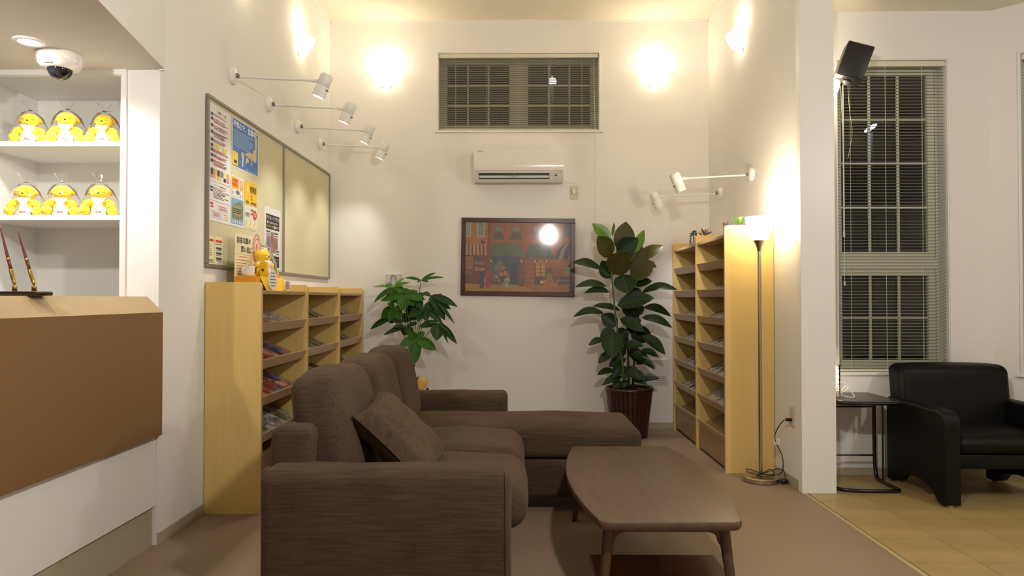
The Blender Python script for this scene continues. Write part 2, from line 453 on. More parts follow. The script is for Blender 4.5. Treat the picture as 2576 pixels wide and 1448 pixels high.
# ------------------------------------------------------------------ windows (local: x along the wall, y into it, z up)
def lobj(name, mb, m, root, **k): return obj(name, mb, m, root, world=False, **k)
def make_window(name, loc, rz, wdt, z0, z1, sashes, depth=.13):
    root = thing(name, 'x', 'x', loc, rz)
    del root['label']; del root['category']; root['kind'] = 'structure'
    # casing line on the wall and lining of the opening
    c = MB()
    t = .009
    c.box(-t, 0, -.008, .0, z0, z1).box(wdt, wdt + t, -.008, .0, z0, z1).box(-t, wdt + t, -.008, .0, z1, z1 + t)
    c.box(0, .006, 0, depth - .02, z0, z1 - .006).box(wdt - .006, wdt, 0, depth - .02, z0, z1 - .006).box(0, wdt, 0, depth - .02, z1 - .006, z1)
    lobj('casing', c, M_white, root)
    lobj('sill', MB().box(-.03, wdt + .03, -.02, -.0005, z0 - .016, z0, .003).box(.0, wdt, 0, depth - .02, z0 , z0 + .004), M_white, root)
    lobj('frame', MB().box(0, .03, depth - .02, depth + .05, z0, z1).box(wdt - .03, wdt, depth - .02, depth + .05, z0, z1)
         .box(.03, wdt - .03, depth - .02, depth + .05, z1 - .035, z1).box(.03, wdt - .03, depth - .02, depth + .05, z0, z0 + .035), M_sash, root)
    for (a, b, c0, c1, nx, nz, fw) in sashes:
        y0 = depth - .01
        s = MB().box(a, a + fw, y0, y0 + .045, c0, c1, .003).box(b - fw, b, y0, y0 + .045, c0, c1, .003)
        s.box(a + fw, b - fw, y0, y0 + .045, c1 - fw, c1, .003).box(a + fw, b - fw, y0, y0 + .045, c0, c0 + fw, .003)
        so = lobj('sash', s, M_sash, root)
        lobj('pane', MB().box(a + fw, b - fw, y0 + .024, y0 + .028, c0 + fw, c1 - fw), M_glass, so)
        for i in range(1, nx):
            x = a + fw + (b - a - 2 * fw) * i / nx
            lobj('muntin', MB().box(x - .008, x + .008, y0 + .008, y0 + .022, c0 + fw, c1 - fw), M_sash, so)
        for i in range(1, nz):
            z = c0 + fw + (c1 - c0 - 2 * fw) * i / nz
            lobj('muntin', MB().box(a + fw, b - fw, y0 + .006, y0 + .020, z - .008, z + .008), M_sash, so)
    return root
make_window('window_1', (WX0, YB, 0), 0, WX1 - WX0, WZ0, WZ1,
            [(.03, .72, WZ0 + .035, WZ1 - .035, 3, 3, .045), (.81, 1.497, WZ0 + .035, WZ1 - .035, 3, 3, .045)]).children
bpy.data.objects['window_1']
o = obj('mullion', MB().box(WX0 + .72, WX0 + .81, YB + .11, YB + .18, WZ0, WZ1), M_sash, bpy.data.objects['window_1'])
make_window('window_2', (TX0, YR, 0), 0, TX1 - TX0, TZ0, TZ1,
            [(.03, .74, 1.50, TZ1 - .03, 3, 4, .05), (.03, .74, TZ0 + .03, 1.43, 3, 2, .05)], depth=.12)
make_window('window_3', tuple(BM @ Vector((.165, 0, 0))), -PI / 4, .77, TZ0, TZ1,
            [(.03, .74, 1.50, TZ1 - .03, 3, 4, .05), (.03, .74, TZ0 + .03, 1.43, 3, 2, .05)], depth=.12)
for nm, (l, r) in {'window_2': (0, .77), 'window_3': (0, .77)}.items():
    lobj('transom', MB().box(.03, .74, .10, .16, 1.43, 1.50), M_sash, bpy.data.objects[nm])

def make_blind(label, loc, rz, wdt, z0, z1, pitch, tilt, cords, cordx, cordlen, wand=True, group=None, yoff=.03):
    root = thing('venetian_blind', label, 'blind', loc, rz, group)
    lobj('head_rail', MB().box(.008, wdt - .008, yoff - .018, yoff + .018, z1 - .045, z1 - .008, .003), M_sash, root)
    lobj('bottom_rail', MB().box(.01, wdt - .01, yoff - .013, yoff + .013, z0 + .008, z0 + .022, .004), M_sash, root)
    n = int((z1 - .05 - z0 - .03) / pitch); w2 = .0125
    ct, st = math.cos(tilt), math.sin(tilt)
    prof = [(-w2 * ct, w2 * st), (0, .0018), (w2 * ct, -w2 * st)]
    m = MB(); k = .0007
    vs = []; fs = []
    for x in (.012, wdt - .012):
        for (y, z) in prof: vs.append((x, y, z))
        for (y, z) in prof[::-1]: vs.append((x, y, z - k))
    fs = [(i, (i + 1) % 6, 6 + (i + 1) % 6, 6 + i) for i in range(6)] + [tuple(range(6))[::-1], tuple(range(6, 12))]
    m.add(vs, fs); sl = None
    for i in range(n):
        z = z1 - .062 - i * pitch
        if sl is None:
            sl = lobj('slat', m, M_slat, root); s = sl
        else:
            s = sl.copy(); col.objects.link(s)
        s.location = (0, yoff, z)
    for x in cords:
        lobj('ladder_cord', MB().cyl((x, yoff - .0135, z0 + .01), (x, yoff - .0135, z1 - .04), .0010, n=5).cyl((x + .012, yoff + .0135, z0 + .01), (x + .012, yoff + .0135, z1 - .04), .0008, n=5), M_sash, root)
    if cordlen:
        lobj('pull_cord', MB().tube([(cordx, yoff - .02, z1 - .03), (cordx - .004, -.012, z1 - .3), (cordx + .006, -.030, z1 - .8), (cordx + .002, -.030, z1 - cordlen)], .0016, 5, 2), M_sash, root)
        lobj('cord_knob', MB().lathe([(0, -.03), (.005, -.026), (.007, -.005), (.003, 0), (0, 0)], (cordx + .002, -.030, z1 - cordlen), 8), M_sash, root)
    return root
make_blind('wide white venetian blind in the high double window above the air conditioner', (WX0, YB, 0), 0, WX1 - WX0, WZ0, WZ1, .0213, math.radians(9),
           [.165, .46, .76, 1.06, 1.36], 1.478, 1.62)
b2 = make_blind('tall white venetian blind behind the small black table and black armchair', (TX0, YR, 0), 0, .77, TZ0, TZ1, .0222, math.radians(-3), [.10, .345, .60], .03, 1.55)
lobj('tilt_wand', MB().cyl((.045, .004, TZ1 - .05), (.045, .002, TZ1 - 1.2), .005, n=6).cyl((.045, .002, TZ1 - 1.2), (.045, .002, TZ1 - 1.24), .008, n=8), M_beigep, b2)
lobj('cord_loop', MB().tube([(.075, .0, TZ1 - .05), (.078, -.012, TZ1 - .35), (.105, -.012, TZ1 - .5), (.085, -.012, TZ1 - .62), (.068, -.012, TZ1 - .7)], .0014, 5, 2), M_sash, b2)
make_blind('white venetian blind in the slanting bay wall at the right edge', tuple(BM @ Vector((.165, 0, 0))), -PI / 4, .77, TZ0, TZ1, .0222, math.radians(-3), [.14, .385, .63], .03, 0)

# ------------------------------------------------------------------ outside at night
struct('floor_outside', MB().box(-14, 14, YB + .4, 30, -.3, -.15), mat('night_asphalt', (24, 24, 26), .9))
for (P, Y, nm) in (((1389, 205), 16.0, 'street lamp with a white head outside, seen through the high double window'),
                   ((2190, 322), 12.0, 'street lamp with a bluish head outside, seen through the tall side window')):
    p = atY(P[0], P[1], Y)
    t = thing('street_lamp', nm, 'lamp', (p.x, p.y, -.15))
    obj('post', MB().cyl((p.x, p.y, -.15), (p.x, p.y, p.z - .1), .06, .04, 10), mat('post_paint', (60, 62, 64), .6), t, smooth=True)
    hs = (.10, .10) if Y == 16 else (.11, .035)
    obj('lamp_head', MB().ell((0, 0, 0), (hs[0], .12, hs[1]), None, 12, 8).xform(Matrix.Translation(p) @ Matrix.Rotation(-.6 if Y != 16 else 0, 4, 'Y')),
        glow('street_light_' + ('white' if Y == 16 else 'blue'), (235, 230, 255) if Y == 16 else (150, 180, 255), 14), t, smooth=True)

# ------------------------------------------------------------------ reception: niche shelving, counter
nt = thing('wall_shelf_unit', 'white built-in shelf unit in the reception wall holding the yellow plush toys', 'shelf', ((NX0 + NX1) / 2, YC + .2, NZ0))
obj('back_panel', MB().box(NX0, NX1, YC + .425, YC + .438, NZ0, NZ1), M_white, nt)
obj('side_panel', MB().box(NX0, NX0 + .018, YC, YC + .425, NZ0, NZ1), M_white, nt)
obj('side_panel', MB().box(NX1 - .006, NX1 + .018, YC - .012, YC, NZ0, NZ1 + .02).box(NX1 - .016, NX1, YC, YC + .425, NZ0, NZ1), M_white, nt)
obj('top_rail', MB().box(NX0, NX1 - .006, YC - .012, YC, NZ1 - .012, NZ1 + .02).box(NX0, NX1, YC, YC + .425, NZ1 - .015, NZ1), M_white, nt)
SZ = [1.978, 1.609]
for z in SZ:
    obj('shelf', MB().box(NX0 + .018, NX1 - .012, YC - .004, YC + .425, z, z + .025, .002), M_white, nt)

ct = thing('reception_counter', 'brown reception counter with sloped tan edge over a white base at the left', 'counter', (-2.1, 2.0, 0))
y0, y1 = .9, YC - .004
ZT = 1.229
obj('front_panel', MB().prism([(-1.765, .545), (-1.765, 1.151), (-1.785, 1.151), (-1.785, .545)], y0, y1, 'XZ'), M_counter, ct)
obj('sloped_edge', MB().prism([(-1.765, 1.151), (-1.845, ZT), (-1.86, ZT - .01), (-1.785, 1.145)], y0, y1, 'XZ'), M_countert, ct)
obj('countertop', MB().box(-2.45, -1.846, y0, y1, ZT - .03, ZT), M_countert, ct)
obj('base_panel', MB().box(-2.40, -1.798, y0, y1, .195, 1.14), M_white, ct)
obj('kick_panel', MB().box(-2.38, -1.812, y0 + .02, y1, 0, .195), M_base, ct)

# pen stand
p = Vector((-1.905, 2.56, ZT))
ps = thing('pen_stand', 'black desk stand with gold sockets on the reception counter', 'pen stand', tuple(p))
xs = atY(0, 735, 2.62)
PSX1 = atY(115, 740, 2.62).x; PSX0 = PSX1 - .24
ps.location = ((PSX0 + PSX1) / 2, 2.62, ZT)
obj('base', MB().box(PSX0, PSX1, 2.575, 2.665, ZT, ZT + .018, .006), mat('lacquer', (34, 20, 18), .2, coat=.6), ps, smooth=True, angle=40)
for (bx, by, tx, ty, lab) in ((86, 727, 41, 580, 'maroon and gold desk pen standing in the right socket of the pen stand'),
                              (37, 727, -3, 568, 'maroon and gold desk pen in the left socket, cut by the left edge')):
    a = atY(bx, by, 2.62); b = atY(tx, ty, 2.66); a.z = ZT + .0185
    obj('socket', MB().lathe([(0, 0), (.009, 0), (.008, .012), (.010, .016), (.006, .022), (0, .022)], (a.x, a.y, ZT + .018), 12), M_gold, ps, smooth=True)
    d = (b - a); L = d.length; d.normalize(); a = a + Vector((0, 0, .021))
    pt = thing('desk_pen', lab, 'pen', tuple(a), group='desk pens in the stand')
    L -= .02
    obj('grip', MB().rings([(a, .0035), (a + d * .02, .007), (a + d * .062, .0075), (a + d * .066, .006)], 10), M_gold, pt, smooth=True)
    obj('barrel', MB().rings([(a + d * .066, .006), (a + d * .105, .0062), (a + d * .113, .0062), (a + d * (L - .01), .0032), (a + d * L, .001)], 10), mat('maroon_lacquer', (104, 56, 52), .25, coat=.5), pt, smooth=True)
    obj('ring', MB().cyl(a + d * .105, a + d * .113, .0070, n=10), M_gold, pt, smooth=True)

# ------------------------------------------------------------------ plush toys
def make_plush():
    root = thing('plush_toy', 'x', 'plush toy', (0, 0, 0))
    P = lambda n, mb, m, par=root: lobj(n, mb, m, par, smooth=True)
    P('body', MB().ell((0, 0, .050), (.048, .040, .056)), M_plush)
    hd = P('head', MB().ell((0, -.008, .124), (.046, .040, .038)).ell((0, -.036, .113), (.021, .015, .014)), M_plush)
    for s in (-1, 1):
        P('ear', MB().ell((s * .043, .002, .132), (.010, .014, .022), Euler((0, s * -.5, 0))), M_plusho, hd)
        P('arm', MB().ell((s * .050, -.024, .066), (.032, .020, .019), Euler((0, s * .55, s * -.45))), M_plush)
        P('leg', MB().ell((s * .062, -.034, .026), (.025, .030, .026)), M_plush)
        e = [Vector((s * .024 + .009 * math.cos(a), -.0465 + .003 * math.sin(a), .127 + .005 * math.sin(a))) for a in [PI * 1.1 + i * PI * .8 / 5 for i in range(6)]]
        P('closed_eye', MB().tube(e, .0010, 5), M_ink, hd)
    P('nose', MB().ell((0, -.0505, .117), (.0055, .003, .004), None, 10, 6), M_ink, hd)
    b = MB()
    b.use(M_bib).prism([(-.034, .094), (.034, .094), (.016, .066), (.024, .046), (.037, .003), (-.037, .003), (-.024, .046), (-.016, .066)], -.0475, -.0425, 'XZ')
    b.use(M_bib).ell((0, -.026, .030), (.036, .020, .028))
    b.use(M_pink).box(-.013, .013, -.0484, -.0475, .015, .026)
    P('bib', b, None)
    bag = MB(); n = 18; rows = [(.087, .0), (.091, .03), (.080, .08), (.060, .135), (.034, .163), (.008, .176), (.010, .182), (.026, .202), (.036, .222)]
    vs = []; fs = []
    rr = random.Random(3)
    for (r, z) in rows:
        for k in range(n):
            a = 2 * PI * k / n; q = r * (1 + rr.uniform(-.13, .13))
            vs.append((q * math.cos(a), q * math.sin(a) * .72 - .010, z + .001))
    for i in range(len(rows) - 1):
        for k in range(n): fs.append((i * n + k, i * n + (k + 1) % n, (i + 1) * n + (k + 1) % n, (i + 1) * n + k))
    bg = lobj('cellophane_bag', MB().add(vs, fs), M_film, root, smooth=True)
    lobj('tie', MB().lathe([(.009, 0), (.011, .002), (.009, .004)], (0, -.008, .177), 10).box(.004, .034, -.009, -.008, .179, .181), M_greyink, bg)
    return root
pl0 = make_plush()
PLP = [(77, 353, 1.978, .97, .30, 'yellow plush toy in cellophane at the left of the upper niche shelf'),
       (170, 353, 1.978, 1.0, .34, 'yellow plush toy in cellophane in the middle of the upper niche shelf'),
       (264, 353, 1.978, .93, .18, 'yellow plush toy in cellophane at the right of the upper niche shelf'),
       (66, 541, 1.609, .98, .28, 'yellow plush toy in cellophane at the left of the lower niche shelf'),
       (157, 541, 1.609, .98, .36, 'yellow plush toy in cellophane in the middle of the lower niche shelf'),
       (252, 541, 1.609, .98, .36, 'yellow plush toy in cellophane at the right of the lower niche shelf')]
plush = []
for i, (px, py, z, s, rz, lab) in enumerate(PLP):
    o = pl0 if i == 0 else copy_tree(pl0)
    q = atY(px, py, YC + .075)
    o.location = (q.x, YC + .075, z + .0255); o.rotation_euler = (0, 0, rz); o.scale = (s, s, s)
    o['label'] = lab; o['group'] = 'yellow plush toys in the reception niche'; plush.append(o)

# ------------------------------------------------------------------ soffit downlight and dome camera
q = atZ(74, 103, 2.36)
t = thing('downlight', 'round recessed downlight glowing in the reception soffit beside the dome camera', 'light', (q.x, q.y, 2.348))
obj('trim_ring', MB().lathe([(.045, 2.352), (.058, 2.352), (.066, 2.3595), (.045, 2.3595)], (q.x, q.y, 0), 28), M_white, t, smooth=True)
obj('lens', MB().lathe([(0, 2.355), (.046, 2.355), (.046, 2.3595), (0, 2.3595)], (q.x, q.y, 0), 24), M_downl, t)
light('downlight_lamp', 'SPOT', (q.x, q.y, 2.33), P_DOWN, NEUT, .04, (q.x - .1, q.y + .75, 0), math.radians(130), .8, t)
t = thing('downlight', 'round recessed downlight in the soffit over the reception counter, nearer the entrance', 'light', (-2.25, 2.05, 2.348))  # added out-of-frame downlight, there to brighten the niche and counter
obj('trim_ring', MB().lathe([(.045, 2.352), (.058, 2.352), (.066, 2.3595), (.045, 2.3595)], (-2.25, 2.05, 0), 28), M_white, t, smooth=True)
obj('lens', MB().lathe([(0, 2.355), (.046, 2.355), (.046, 2.3595), (0, 2.3595)], (-2.25, 2.05, 0), 24), M_downl, t)
light('downlight_lamp', 'SPOT', (-2.25, 2.05, 2.33), P_NICHE_FILL, NEUT, .04, (-2.3, 3.35, 1.4), math.radians(120), .6, t)
q = atZ(151, 138, 2.36)
t = thing('dome_camera', 'white dome security camera with dark lens bubble under the reception soffit', 'camera', (q.x, q.y, 2.25))
obj('housing', MB().lathe([(0, 2.36), (.094, 2.36), (.096, 2.335), (.090, 2.31), (.075, 2.292), (.055, 2.287), (0, 2.287)][::-1], (q.x, q.y, 0), 32), M_ceramic, t, smooth=True, angle=50)
obj('lens_bubble', MB().ell((q.x + .004, q.y - .006, 2.29), (.052, .052, .050), None, 20, 12), mat('smoked_dome', (16, 16, 18), .08), t, smooth=True)
obj('slit', MB().box(q.x - .02, q.x + .02, q.y - .088, q.y - .082, 2.298, 2.302), M_greyink, t)

# ================================================================== NOTICE BOARD (on the left wall; print plane helper)
def L(Y, z, d=0.0): return Vector((XL + d, Y, z))          # a point on the left wall, d in front of it
def LM(Y, z, d):                                            # text matrix: x to +Y, y up, facing +X
    return Matrix(((0, 0, 1, XL + d), (1, 0, 0, Y), (0, 1, 0, z), (0, 0, 0, 1)))
BY0, BY1, BYM, BZ0, BZ1 = 3.915, 6.475, 5.20, 1.397, 2.392
nb = thing('notice_board', 'long cork notice board with grey frame in two halves on the left wall', 'notice board', (XL, (BY0 + BY1) / 2, BZ0))
for (a, b) in ((BY0 + .02, BYM), (BYM, BY1 - .02)):
    obj('cork_panel', MB().box(XL, XL + .010, a, b, BZ0 + .018, BZ1 - .018), M_cork, nb)
fw = .022
for (a, b, c, d) in ((BY0, BY1, BZ1 - fw, BZ1), (BY0, BY1, BZ0, BZ0 + fw), (BY0, BY0 + fw, BZ0 + fw, BZ1 - fw), (BY1 - fw, BY1, BZ0 + fw, BZ1 - fw), (BYM - fw * .7, BYM + fw * .7, BZ0 + fw, BZ1 - fw)):
    obj('frame_rail', MB().box(XL, XL + .020, a, b, c, d, .004), M_alu, nb)
D0 = .0105
def sheet(name, label, cat, Y0, Y1, z0, z1, m, group='posters on the notice board'):
    o = tag(recenter(obj(name, MB().box(XL + D0 - .0004, XL + D0 + .0012, Y0, Y1, z0, z1), m)), label, cat, group)
    return o
class PR:
    """flat print on a sheet: u to the right, v up, both in metres from its lower left corner"""
    def __init__(s, Y0, z0, d=D0 + .0012): s.Y, s.z, s.d, s.n, s.mb = Y0, z0, d, 0, MB()
    def r(s, u0, u1, v0, v1, m, lay=1):
        s.n += 1; d = s.d + .0003 * lay + .00001 * s.n; s.mb.use(m).quad(L(s.Y + u0, s.z + v0, d), L(s.Y + u1, s.z + v0, d), L(s.Y + u1, s.z + v1, d), L(s.Y + u0, s.z + v1, d)); return s
    def p(s, pts, m, lay=1):
        s.n += 1; d = s.d + .0003 * lay + .00001 * s.n; s.mb.use(m).poly([L(s.Y + u, s.z + v, d) for u, v in pts]); return s
    def t(s, txt, u, v, size, m, bold=0.0, lay=2, sx=1.0, align='LEFT'):
        s.n += 2; text(s.mb, txt, size, LM(s.Y + u, s.z + v, s.d + .0003 * lay + .00001 * s.n), m, bold, align, sx); return s
    def lines(s, u0, u1, v1, v0, pitch, h, ms, seed=1, frac=(.5, 1.0)):
        rr = random.Random(seed); v = v1
        while v > v0:
            u = u0; e = u0 + (u1 - u0) * rr.uniform(*frac)
            while u < e:
                wd = min(rr.uniform(.015, .07), e - u); s.r(u, u + wd, v - h, v, rr.choice(ms)); u += wd + .003
            v -= pitch
        return s
    def ellp(s, u, v, a, b, m, lay=1, n=20): return s.p([(u + a * math.cos(2 * PI * k / n), v + b * math.sin(2 * PI * k / n)) for k in range(n)], m, lay)
    def ringp(s, u, v, a, b, wd, m, lay=2, n=28):
        for k in range(n):
            c0, c1 = 2 * PI * k / n, 2 * PI * (k + 1) / n
            s.p([(u + a * math.cos(c0), v + b * math.sin(c0)), (u + a * math.cos(c1), v + b * math.sin(c1)),
                 (u + (a - wd) * math.cos(c1), v + (b - wd) * math.sin(c1)), (u + (a - wd) * math.cos(c0), v + (b - wd) * math.sin(c0))], m, lay)
        return s
    def done(s, parent): return obj('print', s.mb, None, parent, fix=False)

# 1 tall sheet of rules
o = sheet('notice_sheet', 'tall white notice full of red and grey lines at the top left of the board', 'notice', 3.950, 4.235, 1.905, 2.352, M_paper)
p = PR(3.950, 1.905)
p.t('お願いと一覧', .10, .405, .020, M_ink, .01)
v = .395
for k, nl in enumerate((2, 4, 4, 5, 3, 0, 3, 3, 5)):
    p.r(.012, .045, v - .018, v, M_navy)
    if nl: p.lines(.05, .27, v - .002, v - .006 * nl, .0068, .0042, [M_pink, M_greyink, M_greyink, M_red] if k % 2 == 0 else [M_greyink, M_pink, M_ink], k + 3, (.6, 1))
    else:
        p.r(.07, .125, v - .020, v + .004, M_yelink); p.r(.17, .235, v - .022, v + .002, M_yelink)
    v -= .013 + .0064 * max(nl, 2)
for k, (m1, m2) in enumerate(((M_navy, M_pink), (M_orange, M_tan), (M_trunk, M_yellow), (M_greyink, M_paper), (M_creamp, M_ink), (M_orange, M_pink))):
    u = .014 + k * .044
    p.r(u, u + .032, .036, .072, m1).r(u, u + .032, .016, .036, m2)
p.done(o)
o = sheet('notice_sheet', 'white notice about the internet connection, second down the left column', 'notice', 3.950, 4.235, 1.790, 1.900, M_paper)
p = PR(3.950, 1.790)
p.t('インターネットの接続方法(Wi-Fi)', .055, .088, .0115, M_ink, .01)
p.r(.012, .045, .070, .082, M_navy).r(.012, .045, .052, .064, M_navy)
p.lines(.05, .27, .080, .012, .0085, .0045, [M_greyink, M_pink, M_ink, M_greyink], 11, (.55, 1)); p.done(o)
o = sheet('notice_sheet', 'white notice with small red diagrams, lowest in the left column of the board', 'notice', 3.950, 4.235, 1.670, 1.786, M_paper)
p = PR(3.950, 1.670)
p.r(.012, .05, .096, .108, M_red).r(.02, .05, .078, .090, M_red)
for (u, v, n_) in ((.11, .062, 7), (.03, .018, 5)):
    p.r(u, u + .14, v, v + .038, mat('pale_grey_ink', (206, 202, 204), .5))
    for k in range(n_): p.r(u + .03 + k * .014, u + .037 + k * .014, v + .013, v + .024, M_red, 2)
    p.r(u + .02, u + .11, v + .030, v + .036, M_pink, 2)
p.r(.03, .075, .058, .062, M_orange).r(.19, .25, .050, .053, M_greyink).r(.20, .26, .036, .041, M_orange).r(.19, .25, .022, .025, M_blue); p.done(o)
# 2 blue map poster
BY, BZ = 4.262, 2.043
o = sheet('map_poster', 'blue poster with a tan map and large white lettering', 'poster', BY, 4.690, BZ, 2.353, M_white)
p = PR(BY, BZ)
p.r(.006, .422, .006, .304, M_blue)
p.t('平常心で、営業中', .012, .255, .046, M_white_ink, .03)
rr = random.Random(5)
for k in range(7):
    p.lines(.018, .34, .236 - k * .0155, .235 - k * .0155, .02, .0065, [mat('pale_blue_ink', (150, 182, 214), .5)], 20 + k, (.7, 1))
p.p([(.375, .262), (.385, .27), (.398, .262), (.405, .235), (.40, .19), (.392, .15), (.398, .12), (.385, .092), (.36, .088), (.335, .098), (.31, .09), (.285, .10), (.26, .098), (.235, .106), (.205, .105),
     (.20, .115), (.23, .126), (.27, .138), (.31, .134), (.335, .142), (.345, .165), (.365, .175), (.375, .20), (.37, .235)], M_tan)
p.p([(.36, .290), (.385, .302), (.41, .298), (.415, .28), (.395, .276), (.38, .28), (.368, .272)], M_tan)
p.p([(.14, .11), (.165, .118), (.185, .108), (.188, .085), (.175, .06), (.172, .025), (.155, .018), (.148, .05), (.152, .08), (.142, .09)], M_tan)
p.p([(.215, .09), (.245, .095), (.265, .085), (.262, .068), (.235, .066), (.222, .05), (.212, .052)], M_tan)
p.p([(.305, .092), (.318, .09), (.322, .07), (.312, .05), (.302, .065)], M_tan)
p.r(.008, .088, .012, .098, M_yellow, 2).r(.024, .072, .026, .044, M_trunk, 3).p([(.04, .058), (.048, .078), (.056, .058)], M_creamp, 3)
p.r(.20, .41, .013, .019, mat('pale_blue_ink'), 2); p.done(o)
# 3 + 4 orange and landscape sheets
o = sheet('leaflet_poster', 'white sheet with an orange panel, under the blue map poster', 'poster', 4.244, 4.452, 1.860, 1.985, M_paper)
p = PR(4.244, 1.860)
p.r(.012, .122, .048, .118, M_orange).r(.03, .102, .09, .106, M_red, 2).t('募集中', .022, .062, .030, M_red, .02, 3).r(.134, .195, .008, .115, M_tan)
p.p([(.140, .012), (.150, .05), (.166, .085), (.18, .05), (.185, .012)], M_orange, 3).ellp(.162, .03, .016, .018, M_bib, 4)
p.ellp(.105, .028, .03, .014, M_greyink).lines(.01, .06, .042, .01, .008, .0025, [M_greyink], 4); p.done(o)
o = sheet('landscape_poster', 'poster of a green hill under a blue sky with black text', 'poster', 4.244, 4.452, 1.672, 1.856, M_paper)
p = PR(4.244, 1.672)
p.r(.010, .198, .014, .176, mat('poster_sky', (122, 160, 196), .4)).p([(.02, .06), (.04, .045), (.17, .045), (.19, .07), (.19, .13), (.15, .165), (.06, .14), (.02, .11)], mat('poster_hill', (118, 130, 84), .4), 2)
p.ellp(.105, .100, .082, .034, mat('poster_oval', (146, 150, 116), .4), 3).lines(.04, .17, .118, .086, .0105, .0045, [M_ink], 6, (.85, 1))
for k in range(3): p.r(.035, .175 - k * .01, .107 - k * .012, .112 - k * .012, M_ink, 4)
p.r(.05, .15, .082, .084, M_red, 4)
for k in range(5): p.p([(.02 + k * .036, .02), (.03 + k * .036, .045 + (k % 2) * .01), (.045 + k * .036, .02)], mat('poster_white', (214, 222, 232), .4), 3)
p.done(o)
# 5 + 6
o = sheet('yellow_poster', 'yellow poster with dark shop lettering, right of the orange panel', 'poster', 4.462, 4.672, 1.835, 1.988, M_yellow)
p = PR(4.462, 1.835)
p.t('旅籠屋', .085, .095, .040, M_trunk, .03, sx=.95).r(.092, .19, .084, .089, M_trunk)
p.p([(.03, .085), (.05, .145), (.07, .085)], mat('pale_yellow_ink', (236, 222, 130), .5))
for k, u in enumerate((.02, .10, .15)): p.t('旅籠屋', u, .012 + .0 * k, .016, M_trunk, .02).r(u, u + .045, .006, .009, M_trunk)
for v in (.035, .055): p.r(.10, .13, v, v + .013, mat('olive_ink', (150, 128, 40), .5))
p.done(o)
o = sheet('logo_poster', 'pale sheet with small drawings and a round red badge, below the yellow poster', 'poster', 4.462, 4.672, 1.672, 1.832, mat('greenish_paper', (216, 214, 196), .4))
p = PR(4.462, 1.672)
p.t('旅籠屋', .012, .092, .024, M_greyink, .02).r(.012, .082, .084, .088, M_greyink).r(.10, .15, .125, .14, M_greyink).r(.10, .15, .10, .115, M_greyink)
p.ellp(.172, .105, .036, .034, M_red, 3).r(.15, .195, .112, .116, M_white_ink, 4).r(.152, .19, .10, .104, M_white_ink, 4)
for k in range(3):
    u = .035 + k * .07
    p.p([(u - .02, .008), (u - .022, .028), (u - .006, .045), (u, .075), (u + .008, .045), (u + .022, .028), (u + .02, .008)], M_greyink).p([(u - .017, .010), (u - .019, .027), (u - .004, .044), (u, .070), (u + .006, .044), (u + .019, .027), (u + .017, .010)], mat('pale_yellow_ink'), 2)
p.done(o)
# 7 day-use poster
o = sheet('day_use_poster', 'white poster with black panels and a floor photo beside the board divider', 'poster', 4.812, 5.140, 1.432, 1.870, M_paper)
p = PR(4.812, 1.432)
p.r(.030, .300, .282, .388, M_ink)
p.t('デイユースプラン', .034, .352, .0300, M_white_ink, .02, 3, 1.08).r(.27, .295, .35, .372, M_greyink, 2)
p.t('観光にご利用いただけます', .045, .323, .0185, M_white_ink, .015, 3)
p.t('テレワーク', .036, .293, .026, M_yelink, .02, 3).t('に最適です！', .165, .293, .0235, M_white_ink, .02, 3)
p.r(.04, .27, .115, .265, mat('photo_mauve', (150, 124, 128), .4)).p([(.11, .24), (.27, .20), (.27, .115), (.20, .115)], mat('photo_brown', (150, 104, 84), .4), 2)
p.r(.062, .075, .17, .20, M_ink, 2)
for (u, v) in ((.03, .232), (.185, .228), (.03, .108), (.215, .100)):
    p.r(u, u + .095, v, v + .042, mat('pale_grey_ink'), 3); p.r(u + .008, u + .08, v + .026, v + .035, M_ink, 4); p.r(u + .015, u + .075, v + .008, v + .016, M_greyink, 4)
p.r(.030, .300, .012, .094, M_ink)
p.t('1,000円', .06, .062, .030, M_yelink, .02, 3).r(.21, .28, .066, .074, M_greyink, 2).t('で最大', .05, .036, .020, M_white_ink, .02, 3).r(.13, .27, .038, .05, M_greyink, 2).r(.05, .2, .018, .028, M_greyink, 2); p.done(o)
# 8, 9 cream sheets
for k, (a, b, lab) in enumerate(((3.938, 4.018, 'narrow cream notice at the bottom left corner of the board'), (4.027, 4.133, 'cream notice with three blue bars near the bottom of the board'))):
    o = sheet('cream_notice', lab, 'notice', a, b, 1.417, 1.580 if k == 0 else 1.585, M_creamp)
    p = PR(a, 1.417); W = b - a
    p.r(.008, W - .008, .133, .147, M_red)
    if k == 0: p.lines(.008, W - .008, .118, .045, .0125, .004, [M_greyink], 31, (.4, 1)).lines(.006, W - .006, .030, .012, .008, .003, [M_ink], 8, (.9, 1))
    else:
        p.lines(.008, W - .008, .124, .116, .02, .004, [M_ink], 3, (.9, 1))
        for v in (.092, .062, .032): p.r(.016, W - .014, v, v + .012, M_navy); p.r(.020, W - .02, v - .009, v - .004, M_greyink)
    p.done(o)

